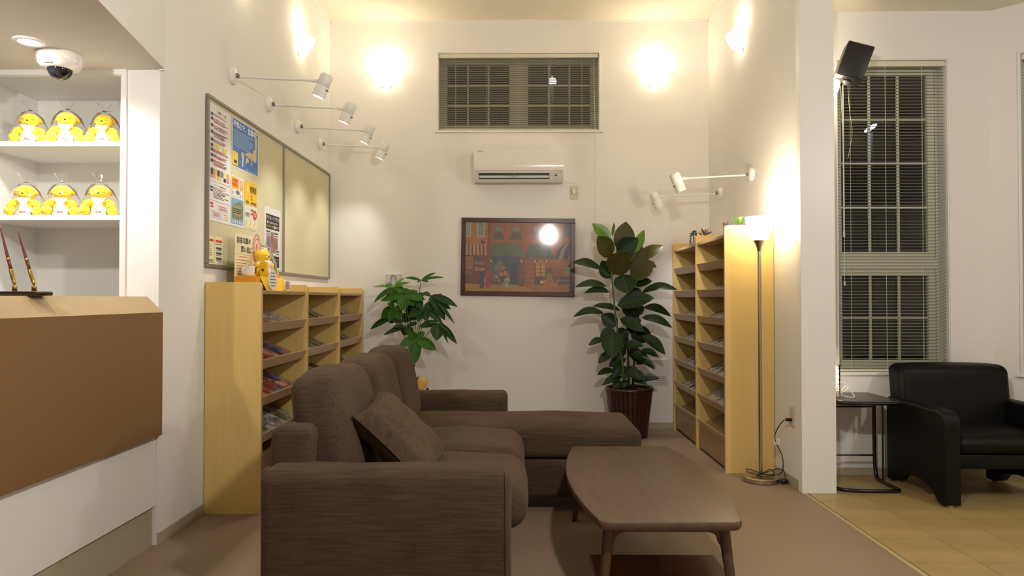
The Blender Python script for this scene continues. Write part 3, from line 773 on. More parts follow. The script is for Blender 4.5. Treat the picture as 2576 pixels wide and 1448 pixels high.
# ================================================================== BOOKCASES
def bookcase(sign, panels, ztop, ztb, lips, label, name='brochure_bookcase'):
    """sign -1 against the left wall, +1 against the right; u = distance in from the open front"""
    xf = sign * (1.464 if sign < 0 else 1.444); xw = sign * 1.785
    X = lambda u: xf + sign * u
    depth = abs(xw - xf)
    root = thing(name, label, 'bookcase', (sign * 1.62, (panels[0] + panels[-1]) / 2, 0))
    th = .022
    for i, y in enumerate(panels):
        a, b = (y, y + th) if i == 0 else ((y - th, y) if i == len(panels) - 1 else (y - th / 2, y + th / 2))
        r = .02
        prof = [(X(depth), 0), (X(0), 0), (X(0), ztop - r)] + [(X(r - r * math.cos(t)), ztop - r + r * math.sin(t)) for t in (PI / 6, PI / 3, PI / 2)] + [(X(depth), ztop)]
        pn = obj('side_panel', MB().prism(prof, a, b, 'XZ'), M_maple, root)
        obj('edge_strip', MB().box(X(-.0015), X(0), a, b, 0.002, ztop - r), M_mapedge, pn)
    bays = []
    for i in range(len(panels) - 1):
        a = panels[i] + (th if i == 0 else th / 2); b = panels[i + 1] - (th if i == len(panels) - 2 else th / 2)
        bays.append((a, b))
        obj('back_panel', MB().box(X(depth - .012), X(depth), a, b, .02, ztop - .02), M_maple, root)
        obj('top_board', MB().box(X(.010), X(depth - .012), a, b, ztb - .022, ztb, .002), M_lip, root)
        obj('bottom_box', MB().box(X(.018), X(.036), a, b, .025, lips[-1] - .055), M_brown, root)
        for z in lips:
            sl = math.tan(math.radians(24))
            # sloping shelf board and the lip square to it
            ux0, uz0 = .040, z - .046
            ux1 = depth - .013; uz1 = uz0 + (ux1 - ux0) * sl
            sh = obj('shelf', MB().prism([(X(ux0), uz0), (X(ux1), uz1), (X(ux1), uz1 - .016), (X(ux0 + .006), uz0 - .016)], a, b, 'XZ'), M_brown, root)
            obj('shelf_lip', MB().prism([(X(.024), z - .058), (X(.004), z - .004), (X(.018), z), (X(.042), z - .052)], a, b, 'XZ'), M_lip, sh)
    return root, bays, X, depth
LL = [1.080 - .213 * i for i in range(5)]
RL = [1.500 - .2085 * i for i in range(7)]
lb, lbays, LX, ld = bookcase(-1, [3.922, 4.79, 5.65, 6.50], 1.313, 1.266, LL, 'low maple bookcase of three bays with sloping taupe shelves, below the notice board')
rb, rbays, RX, rd = bookcase(1, [4.86, 5.665, 6.50], 1.733, 1.672, RL, 'tall maple bookcase of two bays with sloping taupe shelves, behind the floor lamp')

PAL = [[(196, 186, 180), (120, 84, 66), (196, 92, 56), (226, 214, 200), (92, 104, 120), (60, 40, 34)],
       [(176, 172, 166), (96, 110, 88), (150, 146, 142), (60, 84, 58), (206, 198, 190), (120, 90, 60)],
       [(200, 90, 62), (150, 60, 44), (222, 176, 140), (86, 52, 40), (222, 206, 196), (70, 76, 130)],
       [(150, 148, 152), (206, 204, 204), (116, 108, 104), (186, 178, 166), (80, 70, 66), (220, 216, 208)]]
M_cov = [cover('leaflet_print_%d' % i, p, s) for i, (p, s) in enumerate(zip(PAL, (14, 14, 14, 30)))]
ORD = ['top', 'second', 'third', 'fourth', 'fifth', 'sixth', 'lowest']
NTH = ['nearest', 'second', 'third', 'fourth', 'fifth', 'farthest']
def leaflets(sign, X, depth, bay, z, W, H, T, y_list, rows, label, group, ms, name, cat, base, jitter=.004):
    sl = math.radians(24); a, b = bay
    for r in range(rows):
        for j, y in enumerate(y_list):
            k = random.choice(ms)
            key = (name, k)
            if key not in base:
                o = obj(name, MB().box(-W / 2, W / 2, 0, H, 0, T), M_cov[k]); base[key] = o
            else:
                o = base[key].copy(); col.objects.link(o)
            # local x along the shelf (world Y), local y up the slope
            d = .046 + r * (H * .86 if rows > 1 else 0) + random.uniform(0, jitter)
            lift = .0025 + r * .004 + .0006 * (j % 3)
            u = d; zz = z - .046 + (u - .040) * math.tan(sl) + lift
            ex = Vector((0, 1, 0)); ey = Vector((sign * math.cos(sl), 0, math.sin(sl))); ez = ex.cross(ey)
            if ez.z < 0: ex = -ex; ez = ex.cross(ey)
            Rm = Matrix((ex, ey, ez)).transposed().to_4x4()
            o.matrix_world = Matrix.Translation((X(u), y, zz)) @ Rm @ Matrix.Rotation(random.uniform(-.02, .02), 4, 'Z')
            o['label'] = NTH[j if j < len(y_list) - 1 else 5] + ' ' + (('front-row ', 'back-row ')[r] if rows > 1 else '') + label; o['category'] = cat; o['group'] = group
base = {}
bn = ['near', 'middle', 'far']
for bi, (a, b) in enumerate(lbays):
    for si in range(4):
        n_ = [(4, 3, 4, 4), (3, 3, 4, 4), (3, 3, 3, 3)][bi][si]
        ys = [a + (b - a) * (k + .5) / n_ + random.uniform(-.01, .01) for k in range(n_)]
        ms = [(0, 3), (0, 2), (2, 0), (1, 3)][si] if bi == 0 else [(3, 1), (1, 3), (0, 2), (2, 1)][si]
        leaflets(-1, LX, ld, (a, b), LL[si], min(.185, (b - a) / n_ - .012), .245, .006, ys, 1,
                 'magazine on the %s slope of the %s bay of the low bookcase' % (ORD[si], bn[bi]), 'magazines on the %s slope, %s bay, low bookcase' % (ORD[si], bn[bi]), ms, 'magazine', 'magazine', base)
for bi, (a, b) in enumerate(rbays):
    for si in range(6):
        n_ = 6; ys = [a + (b - a) * (k + .5) / n_ for k in range(n_)]
        leaflets(1, RX, rd, (a, b), RL[si], .098, .125, .004, ys, 2,
                 'leaflet on the %s slope of the %s bay of the tall bookcase' % (ORD[si], ('near', 'far')[bi]), 'leaflets on the %s slope, %s bay, tall bookcase' % (ORD[si], ('near', 'far')[bi]), (3, 0, 3), 'leaflet', 'leaflet', base, .002)
# thin clear dividers of the tall case
for bi, (a, b) in enumerate(rbays):
    for si in range(6):
        z = RL[si]; m = MB()
        for k in range(1, 6):
            y = a + (b - a) * k / 6
            m.prism([(RX(.042), z - .044), (RX(rd - .016), z - .044 + (rd - .058) * math.tan(math.radians(24))), (RX(rd - .016), z - .030 + (rd - .058) * math.tan(math.radians(24))), (RX(.042), z - .026)], y - .0012, y + .0012, 'XZ')
        o = obj('divider_rack', m, mat('white_divider', (206, 200, 190), .4), rb)

# ------------------------------------------------------------------ promotional stand on the low bookcase
ZS = 1.2665
SX = XL + .10
t = thing('display_stand', 'orange cardboard display stand with white back card on the low bookcase', 'display', (SX, 4.42, ZS))
def SM(Y, z, d): return Matrix(((0, 0, 1, SX + d), (1, 0, 0, Y), (0, 1, 0, z), (0, 0, 0, 1)))
class PS(PR):
    pass
bk = obj('back_card', MB().box(SX - .004, SX, 4.10, 4.46, ZS, 1.612, .0015), M_creamp, t)
L_old = L
def L(Y, z, d=0.0): return Vector((SX + d, Y, z))
def LM(Y, z, d): return SM(Y, z, d)
p = PR(4.10, ZS, .0005)
p.t('自由な旅の', .022, .292, .044, M_ink, .03).t('思い出に', .085, .238, .044, M_ink, .03)
p.r(.02, .22, .222, .224, M_tan).lines(.06, .18, .21, .2, .012, .005, [M_pink], 5, (.9, 1)).lines(.02, .22, .188, .10, .017, .004, [M_greyink, M_pink], 6, (.7, 1))
p.r(0, .36, .0, .085, M_yellow); p.done(bk)
bk2 = obj('side_card', MB().box(SX - .012, SX - .008, 4.45, 4.70, ZS, 1.535, .0015), M_creamp, t)
p = PR(4.45, ZS, -.0075)
p.t('自由な旅の', .015, .225, .034, M_ink, .03, sx=.9).t('思い', .09, .180, .034, M_ink, .03).r(0, .25, 0, .17, M_tan); p.done(bk2)
bd = obj('badge', MB().prism([(4.43 + .064 * math.cos(2 * PI * k / 24), 1.545 + .090 * math.sin(2 * PI * k / 24)) for k in range(24)], SX + .002, SX + .004, 'YZ'), mat('pale_pink_card', (240, 214, 196), .4), t)
p = PR(4.43, 1.545, .0045)
p.ringp(0, 0, .062, .088, .005, M_red).ringp(0, 0, .040, .058, .004, M_red).ellp(0, 0, .016, .030, M_pink)
for k in range(16): a = 2 * PI * k / 16; p.ellp(.051 * math.cos(a), .073 * math.sin(a), .004, .006, M_pink)
p.done(bd)
L = L_old
def LM(Y, z, d): return Matrix(((0, 0, 1, XL + d), (1, 0, 0, Y), (0, 1, 0, z), (0, 0, 0, 1)))
obj('stage', MB().box(SX, SX + .15, 4.10, 4.50, 1.345, 1.352).box(SX + .142, SX + .150, 4.10, 4.50, ZS, 1.345).box(SX, SX + .142, 4.10, 4.106, ZS, 1.345), M_orange, t)
wing = MB().prism([(SX - .008, ZS), (SX + .194, ZS), (SX + .085, 1.43), (SX + .02, 1.50), (SX - .008, 1.50)], 4.502, 4.507, 'XZ')
obj('side_wing', wing, M_orange, t)
obj('front_slope', MB().prism([(SX + .150, 1.352), (SX + .195, ZS), (SX + .190, ZS), (SX + .1455, 1.352)], 4.10, 4.50, 'XZ'), M_yellow, t)
def oval_tag(name, cx, cy, cz, a, b, lab):
    o = obj(name, MB().prism([(cy + a * math.cos(2 * PI * k / 24), cz + b * math.sin(2 * PI * k / 24)) for k in range(24)], cx, cx + .002, 'YZ'), M_white, t)
    o['label'] = lab
    m = MB().use(M_greyink)
    for k in range(5):
        zz = cz + b * (.6 - .3 * k); ww = a * .7 * math.sqrt(max(0.1, 1 - ((zz - cz) / b) ** 2))
        m.use(M_red if (a < .06 and k in (1, 3)) else M_greyink).box(cx + .002, cx + .0024, cy - ww, cy + ww * .8, zz - .003, zz + .003)
    obj('lettering', m, None, o)
oval_tag('oval_tag', SX + .200, 4.175, 1.334, .070, .064, 'white oval tag')
oval_tag('round_tag', SX + .200, 4.44, 1.303, .058, .035, 'white round tag')
# cup, yellow carton and plush on the stand
q = L(4.245, 0); cx, cy = SX + .055, 4.165
ZG = 1.3525
tc_ = thing('mug', 'white mug with a brown square mark on the orange display stand', 'mug', (cx, cy, ZG))
obj('bowl', MB().lathe([(0, 0), (.030, 0), (.038, .012), (.041, .030), (.042, .062), (.039, .062), (.037, .012), (0, .008)], (cx, cy, ZG), 28), M_white, tc_, smooth=True, angle=60)
obj('handle', MB().tube([(cx - .01, cy - .040, ZG + .05), (cx - .012, cy - .060, ZG + .045), (cx - .012, cy - .060, ZG + .020), (cx - .01, cy - .038, ZG + .015)], .004, 8, 2), M_white, tc_, smooth=True)
obj('mark', MB().box(cx + .0385, cx + .0425, cy - .002, cy + .018, ZG + .020, ZG + .055), M_trunk, tc_)
o = copy_tree(pl0); o.location = (SX + .072, 4.335, ZG); o.rotation_euler = (0, 0, 1.25); o.scale = (1.1,) * 3
o['label'] = 'yellow plush toy in cellophane sitting on the orange display stand'; del o['group']
cb = thing('small_carton', 'small upright yellow carton in front of the plush toy on the display stand', 'box', (SX + .130, 4.223, 1.3525))
obj('carton_body', MB().box(SX + .108, SX + .147, 4.205, 4.241, 1.3525, 1.442, .001), M_yellow, cb)
obj('printed_mark', MB().box(SX + .120, SX + .134, 4.2045, 4.2049, 1.385, 1.401), M_trunk, cb)
pf = tag(recenter(obj('paper_leaflet', MB().box(LX(.05), LX(.22), 4.98, 5.40, 1.2662, 1.2690), M_paper)), 'white papers lying flat on top of the middle bay of the low bookcase', 'leaflet')

# ================================================================== BACK WALL THINGS
def BMx(x, z, y): return Matrix(((1, 0, 0, x), (0, 0, -1, y), (0, 1, 0, z), (0, 0, 0, 1)))   # text matrix facing -Y
# air conditioner
ax0 = atY(1192, 400, YB - .2).x; ax1 = atY(1418, 400, YB - .2).x; az1 = atY(1300, 375, YB - .2).z; az0 = atY(1300, 459, YB - .12).z
a_c = thing('air_conditioner', 'white wall air conditioner with an open louvre above the framed picture', 'air conditioner', ((ax0 + ax1) / 2, YB, az0))
prof = [(YB - .001, az0 + .01), (YB - .001, az1), (YB - .20, az1), (YB - .222, az1 - .012), (YB - .226, az1 - .10), (YB - .222, az0 + .13), (YB - .200, az0 + .078)]
shell = MB().prism(prof + [(YB - .19, az0 + .078), (YB - .19, az0 + .03), (YB - .165, az0 + .03)] + [(YB - .14, az0 + .005), (YB - .06, az0 - .0)], ax0 + .012, ax1 - .012, 'YZ')
# body is closed; the outlet is a recessed slot made of its own pieces
n0 = len(prof)
bodyp = prof + [(YB - .168, az0 + .078 - .0)]
obj('body', MB().prism([(YB - .001, az0 + .012), (YB - .001, az1), (YB - .185, az1), (YB - .185, az0 + .078), (YB - .10, az0 + .078), (YB - .10, az0 + .010)], ax0 + .012, ax1 - .012, 'YZ'), M_ceramic, a_c)
def front_curve(z):
    pts = []
    for i in range(13):
        s_ = i / 12; zz = az1 - .004 - s_ * (az1 - az0 - .004)
        d = .226 - .006 * (1 - s_) ** 6 - (.0 if s_ < .45 else ((s_ - .45) / .55) ** 2.3 * .085)
        pts.append((YB - d, zz))
    return pts
fc = front_curve(0)
front = [q for q in fc if q[1] > az0 + .073]
obj('front_panel', MB().prism(front + [(q[0] + .03, q[1]) for q in front[::-1]], ax0 + .016, ax1 - .016, 'YZ'), M_ceramic, a_c, smooth=True, angle=50)
low = [q for q in fc if q[1] < az0 + .035] + [(YB - .10, az0 + .004), (YB - .10, az0 + .026)]
obj('lower_lip', MB().prism(low, ax0 + .016, ax1 - .016, 'YZ'), M_ceramic, a_c, smooth=True, angle=40)
sx1 = ax1 - .13; sx0 = ax0 + .045
mid = [q for q in fc if az0 + .020 < q[1] < az0 + .090] + [(YB - .10, az0 + .026), (YB - .10, az0 + .080)]
obj('sensor_panel', MB().prism(mid, sx1, ax1 - .016, 'YZ'), M_ceramic, a_c, smooth=True, angle=40)
obj('sensor_panel', MB().prism(mid, ax0 + .016, sx0, 'YZ'), M_ceramic, a_c, smooth=True, angle=40)
for xx in (ax0, ax1 - .016):
    obj('end_cap', MB().prism([(YB - .001, az1 - .002)] + [(q[0], q[1]) for q in fc] + [(YB - .001, az0 + .012)], xx, xx + .016, 'YZ'), M_ceramic, a_c, smooth=True, angle=40)
obj('outlet', MB().box(sx0, sx1, YB - .165, YB - .11, az0 + .026, az0 + .078), M_dark, a_c)
lv = obj('louvre', MB().prism([(YB - .192, az0 + .034), (YB - .178, az0 + .056), (YB - .174, az0 + .054), (YB - .186, az0 + .032)], sx0 + .004, sx1 - .004, 'YZ'), mat('louvre_plastic', (206, 210, 212), .3), a_c)
obj('louvre_stay', MB().box((sx0 + sx1) / 2 - .003, (sx0 + sx1) / 2 + .003, YB - .198, YB - .166, az0 + .036, az0 + .070), M_greyink, a_c)
obj('sensor_window', MB().box(ax1 - .078, ax1 - .060, YB - .209, YB - .170, az0 + .048, az0 + .058), M_trunk, a_c)
lg = MB(); text(lg, 'Panasonic', .0125, BMx(ax0 + .038, az1 - .027, YB - .2275), M_ink, .02); obj('lettering', lg, None, a_c, fix=False)
obj('power_cord', MB().tube([(ax1 - .02, YB - .10, az0 + .02), atY(1450, 459, YB - .06), atY(1466, 470, YB - .05), atY(1464, 482, YB - .05), atY(1448, 488, YB - .03)], .003, 8, 3), M_white, a_c, smooth=True)
q0 = atY(1434, 501, YB); q1 = atY(1454, 468, YB)
t = thing('wall_outlet', 'beige wall outlet with a white plug beside the air conditioner', 'outlet', ((q0.x + q1.x) / 2, YB, q0.z))
obj('cover_plate', MB().box(q0.x, q1.x, YB - .008, YB - .0005, q0.z, q1.z, .003), M_beigep, t)
obj('plug', MB().box(q0.x + .022, q0.x + .046, YB - .035, YB - .008, q0.z + .045, q0.z + .09, .005), M_white, t, smooth=True, angle=40)
# framed picture
fx0, fx1, fz0, fz1 = atY(1160, 640, YB - .02).x, atY(1446, 640, YB - .02).x, atY(1300, 744, YB - .02).z, atY(1300, 548.5, YB - .02).z
FC = Vector(((fx0 + fx1) / 2, YB, (fz0 + fz1) / 2)); FW, FH = (fx1 - fx0) / 2, (fz1 - fz0) / 2
pic = thing('framed_picture', 'dark wood framed picture of a brick shopping street hanging on the back wall', 'picture', tuple(FC))
pic.rotation_euler = (0, math.radians(.75), 0)
FB = .042
M_frame = mat('mahogany_frame', (64, 26, 20), .3, vary=.15, vscale=8, coat=.3)
for (a, b, c, d) in ((-FW, FW, FH - FB, FH), (-FW, FW, -FH, -FH + FB), (-FW, -FW + FB, -FH + FB, FH - FB), (FW - FB, FW, -FH + FB, FH - FB)):
    lobj('frame_rail', MB().box(a, b, -.030, -.001, c, d, .003), M_frame, pic)
lobj('glass', MB().box(-FW + FB, FW - FB, -.0195, -.018, -FH + FB, FH - FB), glassy('picture_glass', (1, 1, 1), .10, .055), pic)
lobj('canvas', MB().box(-FW + FB - .005, FW - FB + .005, -.010, -.002, -FH + FB - .005, FH - FB + .005), mat('picture_brick', (192, 112, 80), .7), pic)  # brick tone lightened for the reflection haze on the glass
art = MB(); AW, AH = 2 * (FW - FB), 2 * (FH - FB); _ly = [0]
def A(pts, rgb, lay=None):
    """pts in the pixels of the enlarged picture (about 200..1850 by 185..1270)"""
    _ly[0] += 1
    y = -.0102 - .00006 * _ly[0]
    m = mat('art_%d_%d_%d' % rgb, tuple(int(a * .80 + b * .20) for a, b in zip(rgb, (205, 185, 170))), .7, vary=.10, vscale=14)  # pale tone mixed into each colour, imitating reflection haze of the glass
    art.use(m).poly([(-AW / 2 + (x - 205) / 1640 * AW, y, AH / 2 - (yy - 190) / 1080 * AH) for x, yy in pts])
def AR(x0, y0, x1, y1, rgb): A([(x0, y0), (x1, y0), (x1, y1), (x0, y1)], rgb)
def AE(cx, cy, a, b, rgb, n=16): A([(cx + a * math.cos(2 * PI * k / n), cy + b * math.sin(2 * PI * k / n)) for k in range(n)], rgb)
AR(205, 190, 545, 560, (206, 124, 40)); AR(545, 190, 600, 1160, (150, 66, 52)); AR(1130, 190, 1850, 560, (190, 100, 76))
for (a, b) in ((205, 285), (375, 500)):
    AR(a, 190, b, 425, (200, 200, 184)); AR(a + 22, 190, b - 22, 400, (120, 140, 136)); AR((a + b) / 2 - 4, 190, (a + b) / 2 + 4, 400, (214, 214, 200)); AR(a + 22, 300, b - 22, 306, (214, 214, 200))
for (a, b) in ((655, 770), (935, 1050)):
    AR(a, 250, b, 370, (124, 134, 118)); AR(a + 12, 262, b - 12, 360, (140, 150, 140)); A([(a - 50, 460), (a, 330), (b, 330), (b + 45, 460)], (96, 96, 70)); AE(a + 55, 400, 45, 22, (110, 60, 48))
for (a, b) in ((1245, 1335), (1410, 1490)): AR(a, 215, b, 400, (150, 104, 92)); AR(a + 15, 240, b - 15, 320, (176, 150, 138))
AR(1735, 200, 1850, 415, (92, 92, 112))
for k in range(6):
    for j in range(9): AR(600 + j * 60 + (k % 2) * 20, 215 + k * 44, 640 + j * 60 + (k % 2) * 20, 228 + k * 44, (196, 112, 76)) if not (640 < 600 + j * 60 < 800 or 890 < 600 + j * 60 < 1080) else None
A([(435, 465), (455, 470), (495, 490), (510, 460), (495, 525), (445, 525)], (58, 40, 38))
AR(205, 700, 545, 1170, (120, 48, 36))
for k in range(6): A([(205 + k * 58, 530), (235 + k * 56, 530), (240 + k * 58, 705 + (k % 2) * 12), (205 + k * 60, 705)], (222, 190, 136))
for k in range(5): A([(236 + k * 57, 530), (263 + k * 56, 530), (270 + k * 58, 700), (241 + k * 58, 700)], (160, 52, 40))
AR(205, 730, 320, 930, (196, 120, 60)); AE(262, 820, 46, 60, (170, 100, 50)); AE(262, 900, 40, 26, (190, 130, 70))
AR(345, 805, 510, 855, (140, 120, 110)); AR(345, 890, 510, 955, (196, 130, 84)); AR(205, 950, 320, 1015, (150, 84, 44)); AR(205, 1050, 270, 1100, (112, 50, 40)); AR(330, 980, 430, 1140, (140, 40, 30))
A([(580, 720), (580, 620), (650, 510), (1050, 510), (1125, 640), (1125, 720)], (98, 116, 84)); A([(920, 720), (930, 510), (1050, 510), (1125, 640), (1125, 720)], (112, 124, 96))
AR(585, 720, 1055, 1170, (58, 78, 106)); AR(900, 740, 1050, 1165, (66, 92, 108)); AR(915, 820, 1020, 1160, (46, 60, 84))
A([(1130, 740), (1210, 520), (1500, 520), (1560, 640), (1590, 745)], (92, 108, 108)); A([(1470, 745), (1500, 520), (1590, 745)], (74, 88, 92))
A([(1590, 755), (1650, 620), (1740, 520), (1850, 480), (1850, 755)], (66, 72, 110)); A([(1660, 750), (1700, 620), (1780, 510), (1830, 495), (1760, 600), (1735, 755)], (184, 150, 138)); A([(1815, 755), (1835, 600), (1850, 560), (1850, 755)], (184, 150, 138))
AR(1060, 745, 1130, 1170, (150, 76, 54)); AR(1130, 750, 1300, 1160, (160, 84, 58)); AR(1570, 755, 1850, 1040, (182, 96, 62))
for k in range(5):
    for j in range(2): AR(1140 + j * 75, 790 + k * 70, 1205 + j * 75, 835 + k * 70, (186, 98, 66))
AR(1295, 770, 1460, 1170, (92, 50, 46)); A([(1308, 850)] + [(1382 + 72 * math.cos(a), 842 - 72 * math.sin(a)) for a in [PI - k * PI / 8 for k in range(9)]] + [(1456, 850)], (226, 150, 60))
for k in range(3):
    for j in range(2): AR(1308 + j * 78, 855 + k * 60, 1376 + j * 78, 905 + k * 60, (236, 160, 62))
for k in range(1, 6): a = PI * k / 6; A([(1380, 844), (1386, 844), (1384 + 72 * math.cos(a), 842 - 72 * math.sin(a)), (1379 + 72 * math.cos(a), 842 - 72 * math.sin(a))], (92, 50, 46))
AR(1470, 900, 1570, 1090, (120, 84, 64)); AR(1478, 970, 1562, 1085, (150, 140, 96)); AR(1758, 870, 1850, 1000, (140, 150, 124)); AR(1758, 928, 1850, 936, (90, 80, 70))
AR(1600, 1035, 1850, 1160, (72, 62, 110)); AR(1600, 1075, 1850, 1100, (140, 84, 70))
A([(205, 1155), (1100, 1170), (1850, 1150), (1850, 1280), (205, 1280)], (206, 140, 52)); A([(1100, 1170), (1850, 1150), (1850, 1280), (1300, 1280)], (176, 104, 56))
for (x, y, a, b, c) in ((700, 900, 40, 50, (150, 130, 150)), (745, 830, 45, 40, (140, 130, 70)), (785, 900, 40, 44, (186, 110, 108)), (715, 960, 48, 40, (120, 110, 140)), (690, 1045, 34, 30, (176, 176, 176)),
                        (770, 1005, 40, 34, (206, 150, 66)), (835, 990, 30, 40, (206, 140, 56)), (735, 1100, 30, 32, (206, 100, 44)), (872, 1030, 30, 44, (206, 100, 60)), (860, 1095, 42, 34, (226, 200, 60)), (862, 1098, 17, 12, (70, 50, 30)),
                        (640, 990, 40, 60, (96, 100, 66)), (620, 880, 40, 60, (84, 110, 80)), (655, 1080, 40, 44, (130, 100, 76)), (1080, 1010, 38, 40, (170, 72, 52))): AE(x, y, a, b, c)
AR(790, 1130, 825, 1200, (150, 166, 160)); AR(835, 1140, 885, 1215, (168, 176, 170)); AR(1035, 1060, 1125, 1195, (110, 76, 60))
A([(430, 960), (500, 950), (510, 1060), (495, 1230), (432, 1225)], (50, 58, 108)); AE(470, 920, 30, 28, (210, 176, 140)); A([(440, 900), (500, 890), (502, 905), (440, 915)], (50, 50, 80))
A([(520, 960), (565, 940), (605, 965), (600, 1120), (612, 1215), (512, 1210)], (186, 48, 34)); AR(498, 1055, 520, 1140, (200, 190, 160))
A([(1375, 1100), (1405, 1090), (1430, 1075), (1495, 1090), (1520, 1125), (1620, 1130), (1660, 1090), (1660, 1035), (1680, 1090), (1640, 1150), (1620, 1215), (1600, 1180), (1490, 1190), (1400, 1240), (1385, 1235), (1440, 1180), (1430, 1140)], (206, 130, 48)); AE(1400, 1120, 26, 26, (206, 196, 186)); A([(1435, 1150), (1515, 1115), (1525, 1135), (1450, 1175)], (196, 90, 70))
for x in (605, 1082, 1300, 1468): AR(x - 12, 775, x + 12, 815, (206, 206, 200))
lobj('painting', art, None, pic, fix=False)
# hook plate and access panel
q0 = atY(973, 745, YB); q1 = atY(1010, 689, YB)
t = thing('wall_plate', 'pale grey wall box with a curved loop handle above the left plant', 'wall plate', ((q0.x + q1.x) / 2, YB, q0.z))
obj('plate', MB().box(q0.x, q1.x, YB - .03, YB, q0.z - .0, q1.z, .003), mat('pale_grey_plastic', (206, 202, 200), .5), t)
cx = (q0.x + q1.x) / 2
obj('loop', MB().tube([(cx - .024, YB - .032, q1.z - .10), (cx - .024, YB - .034, q1.z - .03), (cx, YB - .034, q1.z - .008), (cx + .024, YB - .034, q1.z - .03), (cx + .024, YB - .032, q1.z - .10)], .003, 6, 2), M_greyink, t, smooth=True)
q0 = atY(1613, 960, YB); q1 = atY(1681, 903, YB)
t = thing('access_panel', 'flat white access panel low on the back wall beside the tall bookcase', 'panel', ((q0.x + q1.x) / 2, YB, q0.z))
obj('panel_door', MB().box(q0.x, q1.x, YB - .010, YB, q0.z, q1.z, .002), M_paper, t)
m = MB().use(M_greyink)
for k in range(3): m.box(q1.x - .11, q1.x - .02, YB - .0106, YB - .010, q0.z + .012 + k * .016, q0.z + .018 + k * .016)
obj('lettering', m, None, t)

# ================================================================== SOFA (back towards the low bookcase, facing +X)
sf = thing('sofa', 'brown woven fabric corner sofa with a long chaise at the far end', 'sofa', (-.35, 3.6, 0))
def soft(name, x0, x1, y0, y1, z0, z1, r, warp=None, par=sf, m=None, k=5, n=6, **kw):
    return obj(name, MB().rbox(((x0 + x1) / 2, (y0 + y1) / 2, (z0 + z1) / 2), ((x1 - x0) / 2, (y1 - y0) / 2, (z1 - z0) / 2), r, k, n, warp), m or M_sofa, par, smooth=True, **kw)
rr = random.Random(4)
def armw(p, u):
    return Vector((p.x, p.y, p.z + .012 * (1 - u.y ** 2) * max(0, u.z) + .003 * math.sin(u.x * 7)))
soft('arm', -.945, -.028, 2.50, 2.685, .05, .588, .045, armw)
soft('arm', -.945, -.075, 4.585, 4.78, .05, .588, .045, armw)
soft('base', -.90, -.05, 2.68, 3.95, .07, .31, .02)
soft('back_frame', -.965, -.80, 2.62, 4.66, .08, .735, .04, lambda p, u: Vector((p.x + .02 * u.z, p.y, p.z)))
soft('chaise_base', -.85, .685, 3.955, 4.60, .085, .298, .025)
def seatw(p, u):
    c = (1 - u.x ** 2) * (1 - u.y ** 4)
    z = p.z + .022 * c * max(0, u.z)
    x = p.x
    x += .018 * max(0, u.x) * (1 - u.z ** 2) * (1 - u.y ** 4)
    return Vector((x, p.y, z + .003 * math.sin(5 * u.x + 2 * u.y)))
soft('seat_cushion', -.68, .022, 2.690, 3.315, .305, .489, .075, seatw)
soft('seat_cushion', -.68, .012, 3.320, 3.945, .305, .489, .075, seatw)
def chw(p, u):
    c = (1 - u.x ** 6) * (1 - u.y ** 2)
    return Vector((p.x, p.y, p.z + .034 * c * max(0, u.z) + .005 * math.sin(6 * u.x) * max(0, u.z)))
soft('chaise_cushion', -.68, .705, 3.950, 4.60, 302e-3, .472, .05, chw)
def backw(p, u):
    t = (u.z + 1) / 2                                     # 0 at the bottom, 1 on top
    x = p.x - .085 * t * (.775 + .225 * u.x)
    x += .028 * max(0, u.x) * math.sin(PI * min(1, t * .9 + .05)) * (1 - u.y ** 4) - .016 * max(0, -u.x) * (1 - u.y ** 2)
    return Vector((x, p.y * (1 - .03 * t), p.z + .022 * (1 - u.y ** 2) * max(0, u.z) + .003 * math.sin(9 * u.y + 3 * u.x)))
for i in range(3):
    y0 = 2.692 + i * .635
    soft('back_cushion', -.865, -.635, y0, y0 + .625, .44, .905, .075, backw, k=6, n=8)
obj('arm_piping', MB().tube([(-.048, 2.499, .06), (-.048, 2.499, .548), (-.049, 2.503, .565), (-.050, 2.52, .583), (-.050, 2.54, .590)], .0022, 6), M_sofa2, sf, smooth=True)
for (x, y) in ((-.90, 2.56), (-.08, 2.56), (-.90, 4.72), (-.12, 4.72), (.63, 4.02), (.63, 4.54), (-.04, 3.99)):
    obj('leg', MB().prism([(x - .025, y - .025), (x + .025, y - .025), (x + .025, y + .025), (x - .025, y + .025)], 0, .09), M_dark, sf)

# pillow: square cushion lying against the near back cushion
def pillow_mesh(S=.212, T=.078, n=18):
    vs = []; fs = []
    for side in (1, -1):
        for i in range(n + 1):
            for j in range(n + 1):
                u, v = -1 + 2 * i / n, -1 + 2 * j / n
                pin = 1 - .10 * (1 - u * u) * abs(v) ** 3; pin2 = 1 - .10 * (1 - v * v) * abs(u) ** 3
                h = T * ((1 - u ** 4) * (1 - v ** 4)) ** .45
                w = .004 * math.sin(11 * u + 5 * v) * (1 - u * u) + .005 * math.sin(13 * v - 6 * u) * (1 - v * v) * abs(v)
                vs.append((u * S * pin2, v * S * pin, side * (h + (w if h > .01 else 0))))
    N = (n + 1) ** 2
    for s_, o in ((0, 0), (1, N)):
        for i in range(n):
            for j in range(n):
                a = o + i * (n + 1) + j; q = (a, a + n + 1, a + n + 2, a + 1); fs.append(q if s_ == 0 else q[::-1])
    m = MB().add(vs, fs); return m
pr = thing('throw_pillow', 'square brown throw pillow leaning in the near corner of the sofa', 'pillow', (-.505, 2.985, .48))
pm = pillow_mesh()
ex = Vector((.70, -.04, -.71)).normalized()      # one edge runs down and forward
ez = Vector((.71, -.10, .70)); ez = (ez - ex * ez.dot(ex)).normalized(); ey = ez.cross(ex)
